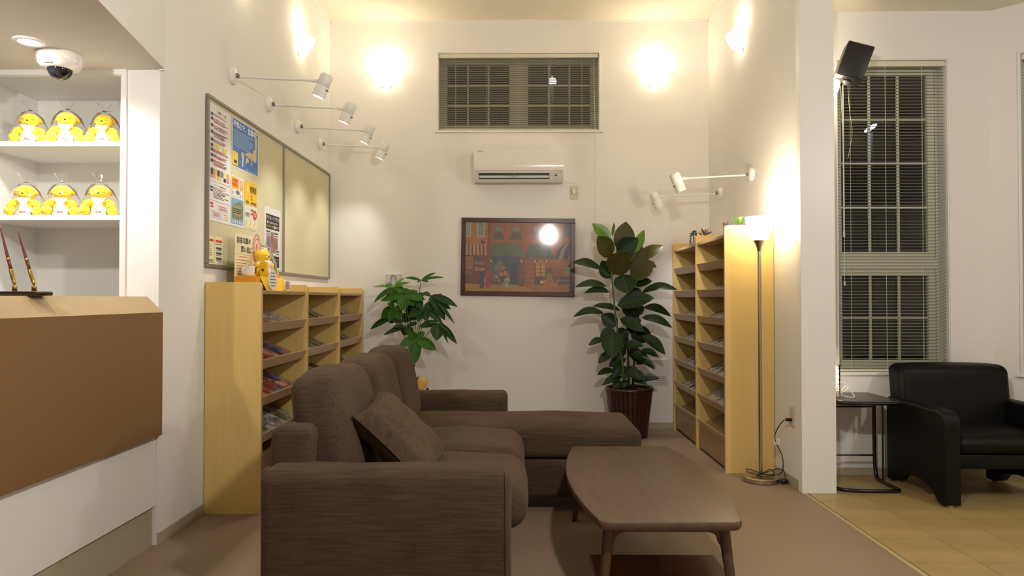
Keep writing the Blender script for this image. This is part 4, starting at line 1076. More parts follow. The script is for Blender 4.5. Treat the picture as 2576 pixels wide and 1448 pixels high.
Mp = Matrix.Translation((-.505, 2.985, .622)) @ Matrix((ex, ey, ez)).transposed().to_4x4() @ Matrix.Rotation(math.radians(5), 4, 'Z')
po = obj('pillow_body', pm.xform(Mp), M_sofa2, pr, smooth=True)
rim = []
for k in range(80):
    t = 4 * k / 80; sd = int(t); f = -1 + 2 * (t - sd)
    u, v = [(f, -1), (1, f), (-f, 1), (-1, -f)][sd]
    rim.append(Mp @ Vector((u * .212 * (1 - .10 * (1 - v * v) * abs(u) ** 3), v * .212 * (1 - .10 * (1 - u * u) * abs(v) ** 3), 0)))
obj('piping', MB().tube(rim + [rim[0]], .0035, 5), M_sofa2, pr, smooth=True)

# ================================================================== COFFEE TABLE
cto = thing('coffee_table', 'walnut coffee table with bowed sides and rounded corners in front of the sofa', 'table', (.558, 3.2, 0))
CX, CY0, CY1 = .560, 2.555, 3.865; hw_e, hw_m = .268, .338
pts = []
n = 22
side = []
for i in range(n + 1):
    t = -1 + 2 * i / n; side.append((hw_e + (hw_m - hw_e) * (1 - t * t), CY0 + .045 + (CY1 - CY0 - .09) * i / n))
R_ = [(CX + w_, y) for w_, y in side]
cor = lambda cx, cy, a0, a1: [(cx + .045 * math.cos(a0 + (a1 - a0) * k / 6), cy + .045 * math.sin(a0 + (a1 - a0) * k / 6)) for k in range(1, 6)]
out = R_ + cor(CX + hw_e - .043, CY1 - .045, .15, PI / 2) + [(CX + .1, CY1 + .0), (CX - .1, CY1)] + cor(CX - hw_e + .043, CY1 - .045, PI / 2, PI - .15)
out += [(CX - w_, y) for w_, y in side[::-1]] + cor(CX - hw_e + .043, CY0 + .045, PI + .15, 1.5 * PI) + [(CX - .1, CY0), (CX + .1, CY0)] + cor(CX + hw_e - .043, CY0 + .045, 1.5 * PI, 2 * PI - .15)
def offs(pts, d):
    c = Vector((CX, (CY0 + CY1) / 2)); r = []
    for i, p in enumerate(pts):
        a, b = Vector(pts[i - 1]), Vector(pts[(i + 1) % len(pts)]); t = (b - a).normalized(); nrm = Vector((t.y, -t.x)); r.append((p[0] - nrm.x * d, p[1] - nrm.y * d))
    return r
mb = MB(); lay = [(.022, .362), (.008, .366), (.002, .374), (0, .386), (0, .394), (.003, .399), (.008, .400)]
vs = []; N = len(out)
for d, z in lay: vs += [(x, y, z) for x, y in offs(out, d)]
fs = [(a * N + i, a * N + (i + 1) % N, (a + 1) * N + (i + 1) % N, (a + 1) * N + i) for a in range(len(lay) - 1) for i in range(N)]
fs += [tuple(range(N))[::-1], tuple(range((len(lay) - 1) * N, len(lay) * N))]
obj('tabletop', mb.add(vs, fs), M_walnut, cto, smooth=True, angle=35)
LEG = [(-1, -1), (1, -1), (-1, 1), (1, 1)]
for sx, sy in LEG:
    tx = CX + sx * .215; ty = 3.21 + sy * .56; bx = CX + sx * .255; by = 3.21 + sy * .60
    m = MB().rings([((tx, ty, .366), .024), ((tx + sx * .006, ty + sy * .005, .32), .022), ((bx, by, 0), .0135)], 14)
    m.prism([(tx + sx * .012, .366), (tx - sx * .070, .366), (tx - sx * .060, .337), (tx - sx * .036, .330), (tx - sx * .022, .314), (tx - sx * .015, .288), (tx + sx * .012, .288)], ty - .013, ty + .013, 'XZ')
    obj('leg', m, M_walnutd, cto, smooth=True, angle=45)
for y in (2.65, 3.77): obj('apron', MB().box(CX - .215, CX + .215, y - .012, y + .012, .335, .369, .003), M_walnutd, cto)
for sx in (-1, 1): obj('side_rail', MB().box(CX + sx * .205 - .010, CX + sx * .205 + .010, 2.66, 3.76, .338, .369, .003), M_walnutd, cto)
obj('lower_shelf', MB().box(CX - .262, CX + .262, 2.60, 2.945, .122, .138, .003), M_redwood, cto)

# ================================================================== FLOOR LAMP
lx, ly = atZ(1907, 1200, .02).x, atZ(1907, 1200, .02).y
lx, ly = 1.617, 4.66
fl_ = thing('floor_lamp', 'brushed steel torchiere floor lamp with a lit white glass bowl before the tall bookcase', 'floor lamp', (lx, ly, 0))
obj('base', MB().lathe([(0, .002), (.114, .002), (.118, .006), (.118, .030), (.112, .036), (.02, .042), (0, .042)], (lx, ly, 0), 40), M_steel, fl_, smooth=True, angle=40)
obj('foot_ring', MB().lathe([(.10, 0), (.112, 0), (.112, .004), (.10, .004)], (lx, ly, 0), 32), M_dark, fl_)
obj('pole', MB().cyl((lx, ly, .04), (lx, ly, 1.545), .0125, n=20), M_steel, fl_, smooth=True, angle=60)
obj('collar', MB().lathe([(.013, 1.535), (.016, 1.55), (.024, 1.575), (.040, 1.605), (.042, 1.612), (0, 1.612)], (lx, ly, 0), 28), M_steel, fl_, smooth=True, angle=50)
obj('glass_bowl', MB().lathe([(.040, 1.608), (.052, 1.625), (.072, 1.66), (.086, 1.71), (.091, 1.765), (.088, 1.765), (.083, 1.71), (.068, 1.665), (.048, 1.630), (.036, 1.615)], (lx, ly, 0), 36), M_shade, fl_, smooth=True)
light('floor_lamp_bulb', 'POINT', (lx, ly, 1.80), P_FLOORLAMP, WARM, .05, parent=fl_)
# its looped cord
cd = []
def cz(px, py, z): q = atZ(px, py, z); return q
bz = .045
obj('cord', MB().tube([(lx - .01, ly - .02, .045), (lx - .09, ly - .02, .06), (lx - .105, ly + .0, .085), (lx - .05, ly - .03, .075), (lx + .02, ly - .045, .05), (lx + .09, ly - .03, .052), (lx + .06, ly - .02, .09),
                            (lx + .01, ly - .03, .06), (lx - .06, ly - .06, .048), (lx + .01, ly - .075, .048), (lx + .10, ly - .04, .05), (lx + .135, ly - .02, .06), (XR - .035, 4.62, .11), (XR - .025, 4.66, .17), (XR - .075, 4.66, .26),
                            (XR - .085, 4.64, .32), (XR - .05, 4.60, .41), (XR - .03, 4.575, .425)], .0032, 6, 3), M_black, fl_, smooth=True)
obj('cord', MB().tube([(lx - .02, ly - .03, .05), (lx + .04, ly - .05, .075), (lx + .10, ly - .05, .095), (lx + .15, ly - .02, .08), (XR - .03, 4.60, .02)], .003, 6, 2), M_black, fl_, smooth=True)
obj('foot_switch', MB().ell((XR - .045, 4.585, .018), (.030, .022, .017), None, 14, 8), M_black, fl_, smooth=True)
obj('cord_tag', MB().box(XR - .085, XR - .045, 4.655, 4.6565, .245, .285), M_paper, fl_)
q = 4.55
t = thing('wall_outlet', 'beige wall outlet low on the right wall with the black lamp plug', 'outlet', (XR, q, .35))
obj('cover_plate', MB().box(XR - .008, XR - .0003, q - .036, q + .036, .385, .515, .003), M_beigep, t)
obj('plug', MB().box(XR - .045, XR - .008, q - .013, q + .013, .418, .438, .004), M_black, t)

# ================================================================== WALL SPOTLIGHTS
def spotlight(sign, Y, z, name_label, group, aim):
    xw = sign * 1.789
    t = thing('wall_spotlight', name_label, 'spotlight', (xw, Y, z), group=group)
    X = lambda d: xw - sign * d
    b = MB().lathe([(0, 0), (.053, 0), (.053, .014), (.045, .024), (.022, .030), (0, .031)], (0, 0, 0), 24)
    b.xform(Matrix.Translation((xw, Y, z)) @ Matrix.Rotation(-sign * PI / 2, 4, 'Y'))
    obj('wall_canopy', b, M_white, t, smooth=True, angle=50)
    obj('hinge', MB().cyl((X(.028), Y, z - .004), (X(.052), Y, z - .006), .008, n=10).cyl((X(.040), Y - .012, z + .010), (X(.040), Y + .012, z + .010), .006, n=8), M_greyink, t, smooth=True)
    a = Vector((X(.045), Y, z - .006)); e = Vector((X(.50), Y, z - .030))
    obj('arm', MB().cyl(a, e, .0065, n=10).cyl(e, e + (e - a).normalized() * .045, .011, n=10), M_white, t, smooth=True, angle=40)
    e2 = e + (e - a).normalized() * .075
    ax = Vector(aim).normalized(); sd = Vector((-sign, 0, 0)); 
    c0 = Vector((X(.60), Y, z + .008)); 
    obj('knuckle', MB().cyl(e + (e - a).normalized() * .04, e2, .007, n=8).ell(e2, (.014, .012, .012), None, 10, 8), M_white, t, smooth=True)
    M = Matrix.Translation(c0) @ ax.to_track_quat('-Z', 'Y').to_matrix().to_4x4()
    hd = obj('lamp_head', MB().lathe([(.0, 0), (.030, 0), (.037, -.006), (.040, -.016), (.040, -.078), (.0392, -.079), (.040, -.080), (.040, -.150), (.036, -.150), (.034, -.140), (0, -.140)][::-1], (0, 0, 0), 28).xform(M), M_white, t, smooth=True, angle=40)
    obj('lens', MB().lathe([(0, -.147), (.0345, -.147), (.0345, -.143), (0, -.143)], (0, 0, 0), 20).xform(M), M_led, hd)
    lc = MB().use(M_greyink)
    for k in range(3):
        mm = MB().box(-.018 + k * .013, -.008 + k * .013, -.0412, -.0398, -.098, -.090)
        lc.add([M @ v for v in mm.v], mm.f)
    obj('small_print', lc, None, hd, fix=False)
    tip = c0 + ax * .16
    light('spotlight_beam', 'SPOT', tip, P_SPOT, NEUT, .03, tip + ax, math.radians(82), .9, t)
SL = ['nearest of the four white arm spotlights over the notice board', 'second white arm spotlight from the camera over the notice board',
      'third white arm spotlight from the camera over the notice board', 'farthest of the four white arm spotlights, casting a shadow by the corner']
for i, (Y, lab) in enumerate(zip((4.27, 4.90, 5.54, 6.17), SL)):
    spotlight(-1, Y, 2.603, lab, 'arm spotlights over the notice board', (-.40, .05, -.91))
for Y, z, lab in ((5.30, 2.170, 'nearer white arm spotlight above the tall bookcase'), (6.12, 2.150, 'farther white arm spotlight above the tall bookcase, behind the rubber plant')):
    spotlight(1, Y, z, lab, 'arm spotlights over the tall bookcase', (.40, .06, -.92))

# ================================================================== WALL SCONCES
def sconce(loc, rz, label, power, vis=True):
    t = thing('wall_sconce', label, 'wall lamp', loc, rz, 'opal glass wall sconces')
    H, P_, W = .170, .120, .088; vs = []; fs = []; n = 16; m = 12
    for j in range(m + 1):
        t_ = j / m; s_ = math.cos(t_ * PI / 2 * .97) ** .75 * (1 - .06 * (1 - t_))
        for i in range(n + 1):
            a = PI * i / n
            vs.append((W * s_ * math.cos(a), -.012 - P_ * s_ * math.sin(a), .5 * H - H * t_ + .018 * math.sin(a) * (1 - t_) * -1))
    for j in range(m):
        for i in range(n): fs.append((j * (n + 1) + i, j * (n + 1) + i + 1, (j + 1) * (n + 1) + i + 1, (j + 1) * (n + 1) + i))
    lobj('glass_shade', MB().add(vs, fs), M_bulb, t, smooth=True)
    lobj('backplate', MB().box(-.045, .045, -.014, -.0005, -.075, .06, .004), M_white, t)
    l = light('sconce_bulb', 'POINT', (0, -.055, .10), power, WARM, .035); l.parent = t
    return t
zs = 3.27
sconce((XL, 5.60, zs), PI / 2, 'glowing wall sconce high on the left wall', P_SCONCE)
sconce((XR, 5.54, zs), -PI / 2, 'glowing wall sconce high on the right wall', P_SCONCE)
q = atY(973, 200, YB); sconce((q.x, YB, q.z), 0, 'glowing wall sconce on the back wall left of the high window', P_SCONCE)
q = atY(1645, 197, YB); sconce((q.x, YB, q.z), 0, 'glowing wall sconce on the back wall right of the high window', P_SCONCE)
sconce((XL, 4.36, zs), PI / 2, 'wall sconce on the left wall above the frame, near the pinboard start', P_SCONCE)
sconce((XP, 4.56, 2.57), PI / 2, 'glowing wall sconce behind the white pilaster, below the black loudspeaker', P_SCONCE * .6)

# ================================================================== ROOM LAMPS OUT OF FRAME
def pendant(x, y, z, ztop, label, power, color, r=.06):
    t = thing('pendant_lamp', label, 'lamp', (x, y, z))
    obj('globe', MB().ell((x, y, z), (r, r, r), None, 20, 14), glow('pendant_globe', (255, 246, 232), 30), t, smooth=True)
    obj('holder', MB().lathe([(.02, z + r * .9), (.035, z + r), (.02, z + r + .06), (0, z + r + .06)], (x, y, 0), 16), M_white, t, smooth=True)
    obj('rod', MB().cyl((x, y, z + r + .05), (x, y, ztop), .005, n=8), M_white, t)
    o = light('pendant_bulb', 'POINT', (x, y, z - r - .03), power, color, r, parent=t)
    return t
pendant(.50, 1.50, 2.36, ZC, 'white globe pendant lamp overhead in front of the seating', P_PENDANT, NEUT)
pendant(3.4, 1.6, 2.6, ZR, 'white globe pendant lamp over the tiled side room', P_RIGHT, NEUT)

# ================================================================== PLANTS
def leafmesh(mb, base, tip, wd, up, droop=.0, fold=.18, point=.35, vein=None, seg=8, wave=0.0):
    base, tip = Vector(base), Vector(tip); d = tip - base; Ln = d.length; d.normalize(); up = Vector(up)
    nrm = (up - d * up.dot(d)); nrm = nrm.normalized() if nrm.length > 1e-6 else Vector((0, -1, 0)); sd = d.cross(nrm)
    rows = []
    for i in range(seg + 1):
        t = i / seg
        wv = math.sin(PI * min(1, t ** (.9 if point < .5 else .8))) ** .62 * (1 if t < .6 else 1 - ((t - .6) / .4) ** 2 * point)
        if i == 0: wv = .05
        if i == seg: wv = .02
        c = base + d * (Ln * t) + Vector((0, 0, 1)) * droop * Ln * math.sin(PI * t)
        h = wd / 2 * wv
        f = fold * h
        rows.append((c + sd * h + nrm * (f + wave * math.sin(9 * t)), c + sd * h * .5 + nrm * f * .35, c, c - sd * h * .5 + nrm * f * .35, c - sd * h + nrm * (f - wave * math.sin(9 * t))))
    vs = [p for r in rows for p in r]; fs = [(i * 5 + j, i * 5 + j + 1, i * 5 + j + 6, i * 5 + j + 5) for i in range(seg) for j in range(4)]
    mb.add(vs, fs)
    if vein:
        mb.use(vein); w_ = max(.0012, wd * .011)
        for i in range(seg):
            a, b = rows[i][2] + nrm * .0012, rows[i + 1][2] + nrm * .0012
            mb.quad(a + sd * w_, b + sd * w_, b - sd * w_, a - sd * w_)
    return mb

# rubber plant in the right corner
q = atY(1584, 1094, 6.14); RPX, RPY = q.x, 6.16
rp = thing('rubber_plant', 'tall rubber plant with big dark oval leaves in the right corner by the framed picture', 'plant', (RPX, RPY, .40))
pot = thing('plant_pot', 'dark slatted mahogany plant pot under the rubber plant', 'plant pot', (RPX, RPY, 0))
PT = .435
obj('liner', MB().lathe([(0, .01), (.150, .01), (.196, PT - .03), (.200, PT - .02), (.186, PT - .03), (.18, PT - .06), (0, PT - .06)], (RPX, RPY, 0), 30), M_pot, pot, smooth=True, angle=50)
nsl = 30
for k in range(nsl):
    a = 2 * PI * k / nsl; ca, sa = math.cos(a), math.sin(a); m = MB()
    for_ = []
    for (r_, z_) in ((.150, 0), (.199, PT - .03)):
        for (dr, dw) in ((0, -1), (.007, -.8), (.007, .8), (0, 1)):
            w_ = r_ * PI / nsl * .90
            for_.append((RPX + (r_ + dr) * ca - dw * w_ * sa, RPY + (r_ + dr) * sa + dw * w_ * ca, z_))
    m.add(for_, [(0, 1, 5, 4), (1, 2, 6, 5), (2, 3, 7, 6), (3, 0, 4, 7), (3, 2, 1, 0), (4, 5, 6, 7)])
    if k == 0: s0 = obj('pot_slat', m, M_pot, pot, fix=True)
    else:
        s = s0.copy(); col.objects.link(s); s.parent = pot
        s.rotation_euler = (0, 0, a)
obj('rim', MB().lathe([(.186, PT - .03), (.212, PT - .03), (.215, PT - .015), (.210, PT), (.196, PT), (.186, PT - .012)], (RPX, RPY, 0), 36), M_pot, pot, smooth=True)
obj('soil', MB().lathe([(0, PT - .058), (.183, PT - .062), (.183, PT - .045), (.1, PT - .038), (0, PT - .034)], (RPX, RPY, 0), 24), M_soil, pot, smooth=True)
def cpx(x, y): return 1420 + x / 2.0685, 540 + y / 2.0685
stems = [[(355, 890), (362, 760), (365, 620), (360, 480), (355, 350), (350, 200)], [(315, 880), (300, 760), (280, 640), (262, 500), (248, 340), (240, 250)], [(335, 885), (330, 700), (325, 560), (330, 440)]]
for k, st in enumerate(stems):
    P = []
    for (x, y) in st:
        a, b = cpx(x, y); P.append(atY(a, b, RPY + (.02, -.05, .06)[k]))
    P[0].z = PT - .05
    obj('stem', MB().rings([(p, .011 - .006 * i / len(P)) for i, p in enumerate(P)], 8), M_stem if k == 1 else M_trunk, rp, smooth=True)
RL_ = [(240, 130, 145, 45, 55, 'l', -.02, 0), (300, 200, 320, 35, 92, 'o', .0, 0), (245, 215, 170, 112, 84, 'o', -.06, 0), (362, 200, 415, 78, 42, 'l', .04, 0), (272, 200, 385, 122, 78, 'd', -.10, 0), (375, 245, 515, 160, 60, 'o', -.03, .05),
       (235, 300, 335, 195, 104, 'o', -.12, 0), (190, 282, 40, 250, 44, 'd', .0, .10), (240, 330, 192, 238, 74, 'd', -.05, 0), (345, 330, 466, 245, 100, 'o', -.12, .03), (370, 372, 456, 345, 44, 'd', -.06, .1), (300, 310, 330, 412, 100, 'd', -.05, 0),
       (220, 372, 54, 376, 36, 'd', -.05, .10), (236, 402, 100, 408, 34, 'd', .02, .12), (400, 405, 592, 392, 38, 'd', -.02, .14), (275, 472, 466, 432, 76, 'd', -.14, .04), (290, 498, 145, 475, 32, 'd', .03, .08), (205, 512, 44, 532, 36, 'd', .0, .14),
       (412, 482, 557, 530, 40, 'd', .0, .12), (402, 535, 562, 588, 42, 'd', -.06, .10), (290, 540, 416, 608, 56, 'd', -.08, .05), (275, 575, 190, 520, 66, 'd', -.02, 0), (262, 600, 184, 640, 50, 'd', -.05, .05), (248, 602, 246, 752, 92, 'd', -.15, 0),
       (206, 648, 124, 680, 32, 'd', .02, .1), (405, 628, 525, 728, 56, 'd', -.07, .08), (365, 592, 455, 630, 40, 'd', .03, .08), (305, 690, 412, 680, 44, 'd', -.03, .1), (398, 704, 492, 742, 32, 'd', -.05, .1), (250, 722, 175, 772, 40, 'd', .0, .1),
       (380, 745, 472, 805, 36, 'd', -.03, .12), (262, 812, 168, 834, 30, 'd', -.02, .1), (370, 775, 440, 768, 28, 'd', .02, .1), (300, 842, 196, 888, 34, 'd', -.06, .1), (384, 862, 497, 852, 36, 'd', -.08, .1), (300, 870, 250, 905, 40, 'd', -.1, .1),
       (320, 280, 300, 180, 80, 'd', .06, 0), (380, 290, 330, 215, 70, 'o', .08, 0), (340, 250, 395, 145, 84, 'o', .03, 0), (430, 260, 480, 272, 36, 'd', .04, .1), (330, 520, 415, 480, 70, 'd', .05, .1), (300, 480, 390, 540, 66, 'd', .08, .1), (330, 600, 270, 660, 60, 'd', .06, .1),
       (330, 580, 400, 640, 60, 'd', .06, .1), (320, 700, 250, 740, 56, 'd', .05, .1), (340, 700, 400, 770, 56, 'd', .05, .1), (320, 800, 390, 850, 50, 'd', -.02, .1), (310, 780, 250, 850, 50, 'd', -.02, .1), (350, 850, 430, 882, 40, 'd', -.08, .1), (250, 110, 258, 40, 14, 'l', -.02, 0), (210, 130, 200, 70, 24, 'l', .05, 0),
       (345, 620, 430, 660, 62, 'd', .03, .06), (330, 640, 240, 690, 60, 'd', .05, .06), (350, 730, 440, 750, 50, 'd', .0, .08), (320, 745, 230, 790, 50, 'd', .02, .08), (350, 800, 300, 850, 54, 'd', -.04, .05), (340, 820, 420, 860, 50, 'd', -.05, .06), (300, 560, 400, 550, 70, 'd', .05, .02), (330, 400, 410, 440, 70, 'd', .06, .02), (330, 860, 300, 900, 36, 'd', -.1, .05), (290, 850, 230, 872, 34, 'd', -.08, .1)]
ML = {'l': M_leafl, 'o': M_leafo, 'd': M_leafd}
sc1 = 6.16 / F / 2.0685
for (x0, y0, x1, y1, wd, c, dy, dr) in RL_:
    a = atY(*cpx(x0, y0), RPY + dy * .4); b = atY(*cpx(x1, y1), RPY + dy + (random.uniform(-.06, .04)))
    b.y = min(b.y, YB - .03)
    up = (random.uniform(-.25, .25), -1, .55 if dr else .1)
    m = leafmesh(MB().use(ML[c]), a, b, wd * sc1 * 1.2, up, dr, .22, vein=M_vein if c != 'o' else None)
    obj('leaf', m, None, rp, smooth=True, fix=False)
    # leaf stalk to the nearest stem point
    st = a + Vector(((RPX - a.x) * .35, .02, -.03))
# pachira on the left, behind the sofa
def dpx(x, y): return 900 + x / 4.257, 660 + y / 4.257
PXB = atY(*dpx(590, 1100), 6.08); PX, PY = PXB.x, 6.08
pa = thing('money_tree', 'green leafy pachira plant with palm-like leaf fans behind the far end of the sofa', 'plant', (PX, PY, .30))
pp = thing('plant_pot', 'brown plant pot with yellow wrapping behind the far sofa arm', 'plant pot', (PX, PY, 0))
obj('pot_body', MB().lathe([(0, 0), (.12, 0), (.165, .30), (.172, .33), (.155, .33), (.15, .29), (0, .29)], (PX, PY, 0), 28), M_pot, pp, smooth=True, angle=50)
obj('soil', MB().lathe([(0, .295), (.150, .290), (.150, .305), (0, .312)], (PX, PY, 0), 20), M_soil, pp)
m = MB().use(mat('yellow_wrap', (226, 184, 104), .6)); wa = atY(1052, 950, 6.0); wb = atY(1075, 981, 6.0)
for k, (dx, dz, r0) in enumerate(((0, 0, .05), (.03, .02, .045), (-.02, .03, .04))):
    m.ell((wa.x + .03 + dx * .6, 5.97 + k * .03, (wa.z + wb.z) / 2 + dz * .5), (r0 * .8, .012, r0 * 1.2), Euler((.2, dx * 8, .3)), 14, 8)
m.prism([(PX - .02, .31), (wa.x + .055, .36), (wa.x + .05, wb.z + .02), (wa.x, wb.z)], 5.98, 5.986, 'XZ')
obj('paper_bow', m, None, pp, smooth=True, angle=50)
m = MB().use(M_trunk); m.ell((wa.x + .0, 5.965, wa.z + .0), (.006, .006, .02), Euler((0, .3, 0)), 8, 6).ell((wb.x + .005, 5.965, wb.z + .012), (.012, .008, .016), None, 8, 6)
obj('bow_twig', m, None, pp, smooth=True)
CL = {'A': (385, 265, [(165, 262, 24), (170, 430, 44), (345, 405, 92), (525, 325, 54), (558, 215, 30), (300, 232, 34), (500, 165, 28)]),
      'B': (505, 352, [(242, 412, 64), (470, 512, 96), (725, 400, 74), (645, 305, 50), (340, 440, 66), (600, 470, 60)]),
      'C': (678, 190, [(842, 107, 24), (926, 160, 26), (505, 165, 26), (636, 212, 22), (762, 206, 22)]),
      'D': (395, 480, [(248, 602, 82), (450, 612, 84), (335, 645, 58), (320, 440, 50), (500, 500, 50)]),
      'E': (700, 490, [(742, 628, 88), (545, 590, 84), (915, 660, 54), (600, 420, 70), (850, 450, 70), (640, 640, 60)]),
      'F': (780, 352, [(1070, 475, 62), (942, 405, 26), (932, 618, 92), (1040, 660, 34), (690, 330, 40), (860, 520, 60)]),
      'G': (862, 648, [(842, 838, 112), (1062, 872, 58), (970, 870, 26), (656, 690, 60), (755, 640, 40), (1000, 770, 40)]),
      'H': (625, 825, [(438, 900, 74), (600, 1098, 100), (843, 938, 88), (718, 742, 58), (530, 730, 64)]),
      'I': (520, 690, [(272, 778, 42), (498, 782, 74), (368, 692, 36), (642, 645, 40), (600, 800, 60)]),
      'J': (370, 590, [(132, 716, 54), (345, 650, 60), (250, 640, 50), (480, 650, 60)]),
      'L': (450, 330, [(300, 320, 50), (380, 400, 70), (420, 450, 60), (560, 290, 44), (520, 430, 80)]), 'M': (820, 430, [(1000, 500, 60), (900, 330, 40), (960, 560, 50), (860, 580, 80), (740, 520, 60)]), 'N': (600, 400, [(720, 330, 56), (700, 480, 84), (600, 520, 90), (480, 470, 70)]),
      'K': (560, 560, [(480, 640, 90), (650, 600, 90), (560, 450, 80), (700, 560, 70)])}
sc2 = 6.08 / F / 4.257
for key, (cx, cy, tips) in CL.items():
    dy = {'A': .02, 'B': -.16, 'C': .08, 'D': -.14, 'E': -.06, 'F': -.05, 'G': -.08, 'H': -.16, 'I': -.03, 'J': -.02, 'K': .06, 'L': .05, 'M': .06, 'N': .04}[key]
    c = atY(*dpx(cx, cy), PY + dy)
    mid = atY(*dpx(585 + (cx - 585) * .35, (cy + 1000) / 2), PY + dy * .5)
    root_ = Vector((PX + random.uniform(-.02, .02), PY, .62))
    obj('stem', MB().tube([root_, mid, c], .0035, 6, 2), M_stem, pa, smooth=True)
    for (tx, ty, wd) in tips:
        b = atY(*dpx(tx, ty), PY + dy + random.uniform(-.07, .05)); b.y = min(b.y, YB - .03)
        mm = M_pleafl if key in 'A' and ty < 300 else (M_pleafd if key in 'EFGIJKMN' else M_pleaf)
        m = leafmesh(MB().use(mm), c, b, wd * sc2 * 1.3, (random.uniform(-.25, .25), -1, .35), .05, .25, vein=M_stem)
        obj('leaf', m, None, pa, smooth=True, fix=False)
for k, dx in enumerate((-.018, .0, .018)):
    P = [(PX + dx * 1.3, PY + .01 * k, .30), (PX - dx, PY + .012, .42), (PX + dx, PY - .012, .55), (PX - dx * .6, PY, .66)]
    obj('trunk', MB().tube(P, .012, 8, 2), M_trunk, pa, smooth=True)

# ---- four small plants on the tall bookcase
ZB = 1.6725
def small(name, label, px, py_base, Y, leaves, colours, potkind, scale):
    q = atY(px, py_base, Y)
    t = thing(name, label, 'plant', (q.x, Y, ZB), group=None)
    top = ZB + .075
    if potkind == 'glass':
        obj('glass_jar', MB().lathe([(0, 0), (.034, 0), (.036, .05), (.028, .075), (.030, .085)], (q.x, Y, ZB), 20), M_clear, t, smooth=True)
        obj('pebbles', MB().lathe([(0, .002), (.032, .002), (.033, .035), (0, .038)], (q.x, Y, ZB), 14), M_paper, t)
        obj('stem', MB().cyl((q.x, Y, ZB + .03), (q.x, Y, top + .02), .005, n=8), M_trunk, t)
    else:
        obj('pot', MB().lathe([(0, 0), (.026, 0), (.034, .06), (.036, .07), (.030, .07), (0, .06)], (q.x, Y, ZB), 20), M_paper if potkind == 'white' else M_clear, t, smooth=True, angle=50)
        obj('stem', MB().cyl((q.x, Y, ZB + .06), (q.x, Y, top + .02), .004, n=8), M_trunk, t)
    for i, (bx, by, tx, ty, wd, ci) in enumerate(leaves):
        f = lambda x, y: (1720 + x / 13.165, 530 + y / 13.165)
        a = atY(*f(bx, by), Y); b = atY(*f(tx, ty), Y + ((i % 3) - 1) * .02)
        obj('leaf', leafmesh(MB().use(colours[ci]), a, b, wd / 13.165 * Y / F, ((i % 3 - 1) * .3, -1, .3), .05, .2, seg=6), None, t, smooth=True, fix=False)
g1, g2, g3 = mat('small_green_leaf', (58, 92, 52), .4), mat('croton_olive', (110, 100, 30), .4), mat('croton_red', (120, 50, 44), .4)
g4, g5 = mat('croton_peach', (206, 150, 100), .4), mat('bright_green_leaf', (80, 116, 30), .35)
small('small_plant', 'tiny dark green plant in a clear glass jar on the tall bookcase, leftmost of four', 1745, 606, 6.0,
      [(330, 790, 180, 860, 60, 0), (320, 760, 180, 760, 60, 0), (330, 740, 260, 680, 70, 0), (340, 720, 330, 640, 70, 0), (360, 720, 420, 650, 70, 0), (370, 760, 450, 740, 70, 0), (370, 790, 450, 820, 60, 0), (340, 780, 250, 830, 60, 0), (340, 760, 400, 830, 60, 0), (330, 770, 300, 700, 70, 0)], [g1], 'glass', 1)
small('small_plant', 'small croton with red and yellow strap leaves on the tall bookcase, second from left', 1772, 592, 5.9,
      [(690, 830, 580, 570, 70, 1), (700, 830, 725, 590, 60, 1), (710, 830, 825, 570, 80, 3), (740, 800, 945, 690, 60, 2), (640, 830, 450, 720, 50, 2), (620, 760, 485, 670, 40, 3), (700, 830, 650, 660, 60, 1), (745, 800, 780, 680, 44, 2), (720, 820, 760, 650, 50, 1)], [g1, g2, g3, g4], 'white', 1)
small('small_plant', 'small purplish leaf plant on the tall bookcase beside the end panel', 1832, 575, 5.15,
      [(1340, 500, 1310, 380, 70, 0), (1350, 480, 1480, 440, 60, 0), (1460, 460, 1455, 335, 44, 0), (1330, 560, 1310, 470, 50, 0), (1350, 470, 1390, 400, 40, 0)], [mat('purple_leaf', (112, 84, 80), .5)], 'white', 1)
small('small_plant', 'small bright green plant on the tall bookcase just left of the lamp bowl', 1858, 566, 5.02,
      [(1720, 420, 1600, 160, 60, 1), (1760, 440, 1960, 190, 190, 0), (1950, 440, 1920, 190, 130, 1), (1720, 440, 1830, 240, 130, 0), (1950, 260, 2000, 180, 30, 1), (1850, 440, 1990, 260, 130, 1)], [g5, g1], 'white', 1)

# ================================================================== SIDE ROOM
# black leather armchair
ac = thing('armchair', 'black leather armchair with arched side panels against the side room wall', 'armchair', (2.86, 4.4, 0))
def side_prof(yf, yb):
    pts = [(yf, .012), (yf, .45)] + [(yf + .07 - .07 * math.cos(a), .49 + .07 * math.sin(a)) for a in (0.3, .8, 1.2, PI / 2)] + [(yb - .02, .565), (yb, .545), (yb, .012), (yb - .075, .012)]
    for k in range(1, 12):
        t_ = k / 12; pts.append((yb - .075 - (yb - yf - .15) * t_, .012 + .095 * math.sin(PI * t_) ** .55))
    pts.append((yf + .075, .012)); return pts
def bevelled(o, wdt=.012, seg=3):
    m = o.modifiers.new('b', 'BEVEL'); m.width = wdt; m.segments = seg; m.limit_method = 'ANGLE'; m.angle_limit = math.radians(40); return o
for (x0, x1, yf, yb) in ((2.475, 2.575, 4.06, 4.70), (3.135, 3.235, 4.06, 4.70)):
    s = obj('side_panel', MB().prism(side_prof(yf, yb), x0, x1, 'YZ'), M_leather, ac, smooth=True, angle=50); bevelled(s, .018)
    for yy in (yf + .035, yb - .035): obj('glide', MB().cyl(((x0 + x1) / 2, yy, 0), ((x0 + x1) / 2, yy, .013), .022, n=12), M_steel, ac)
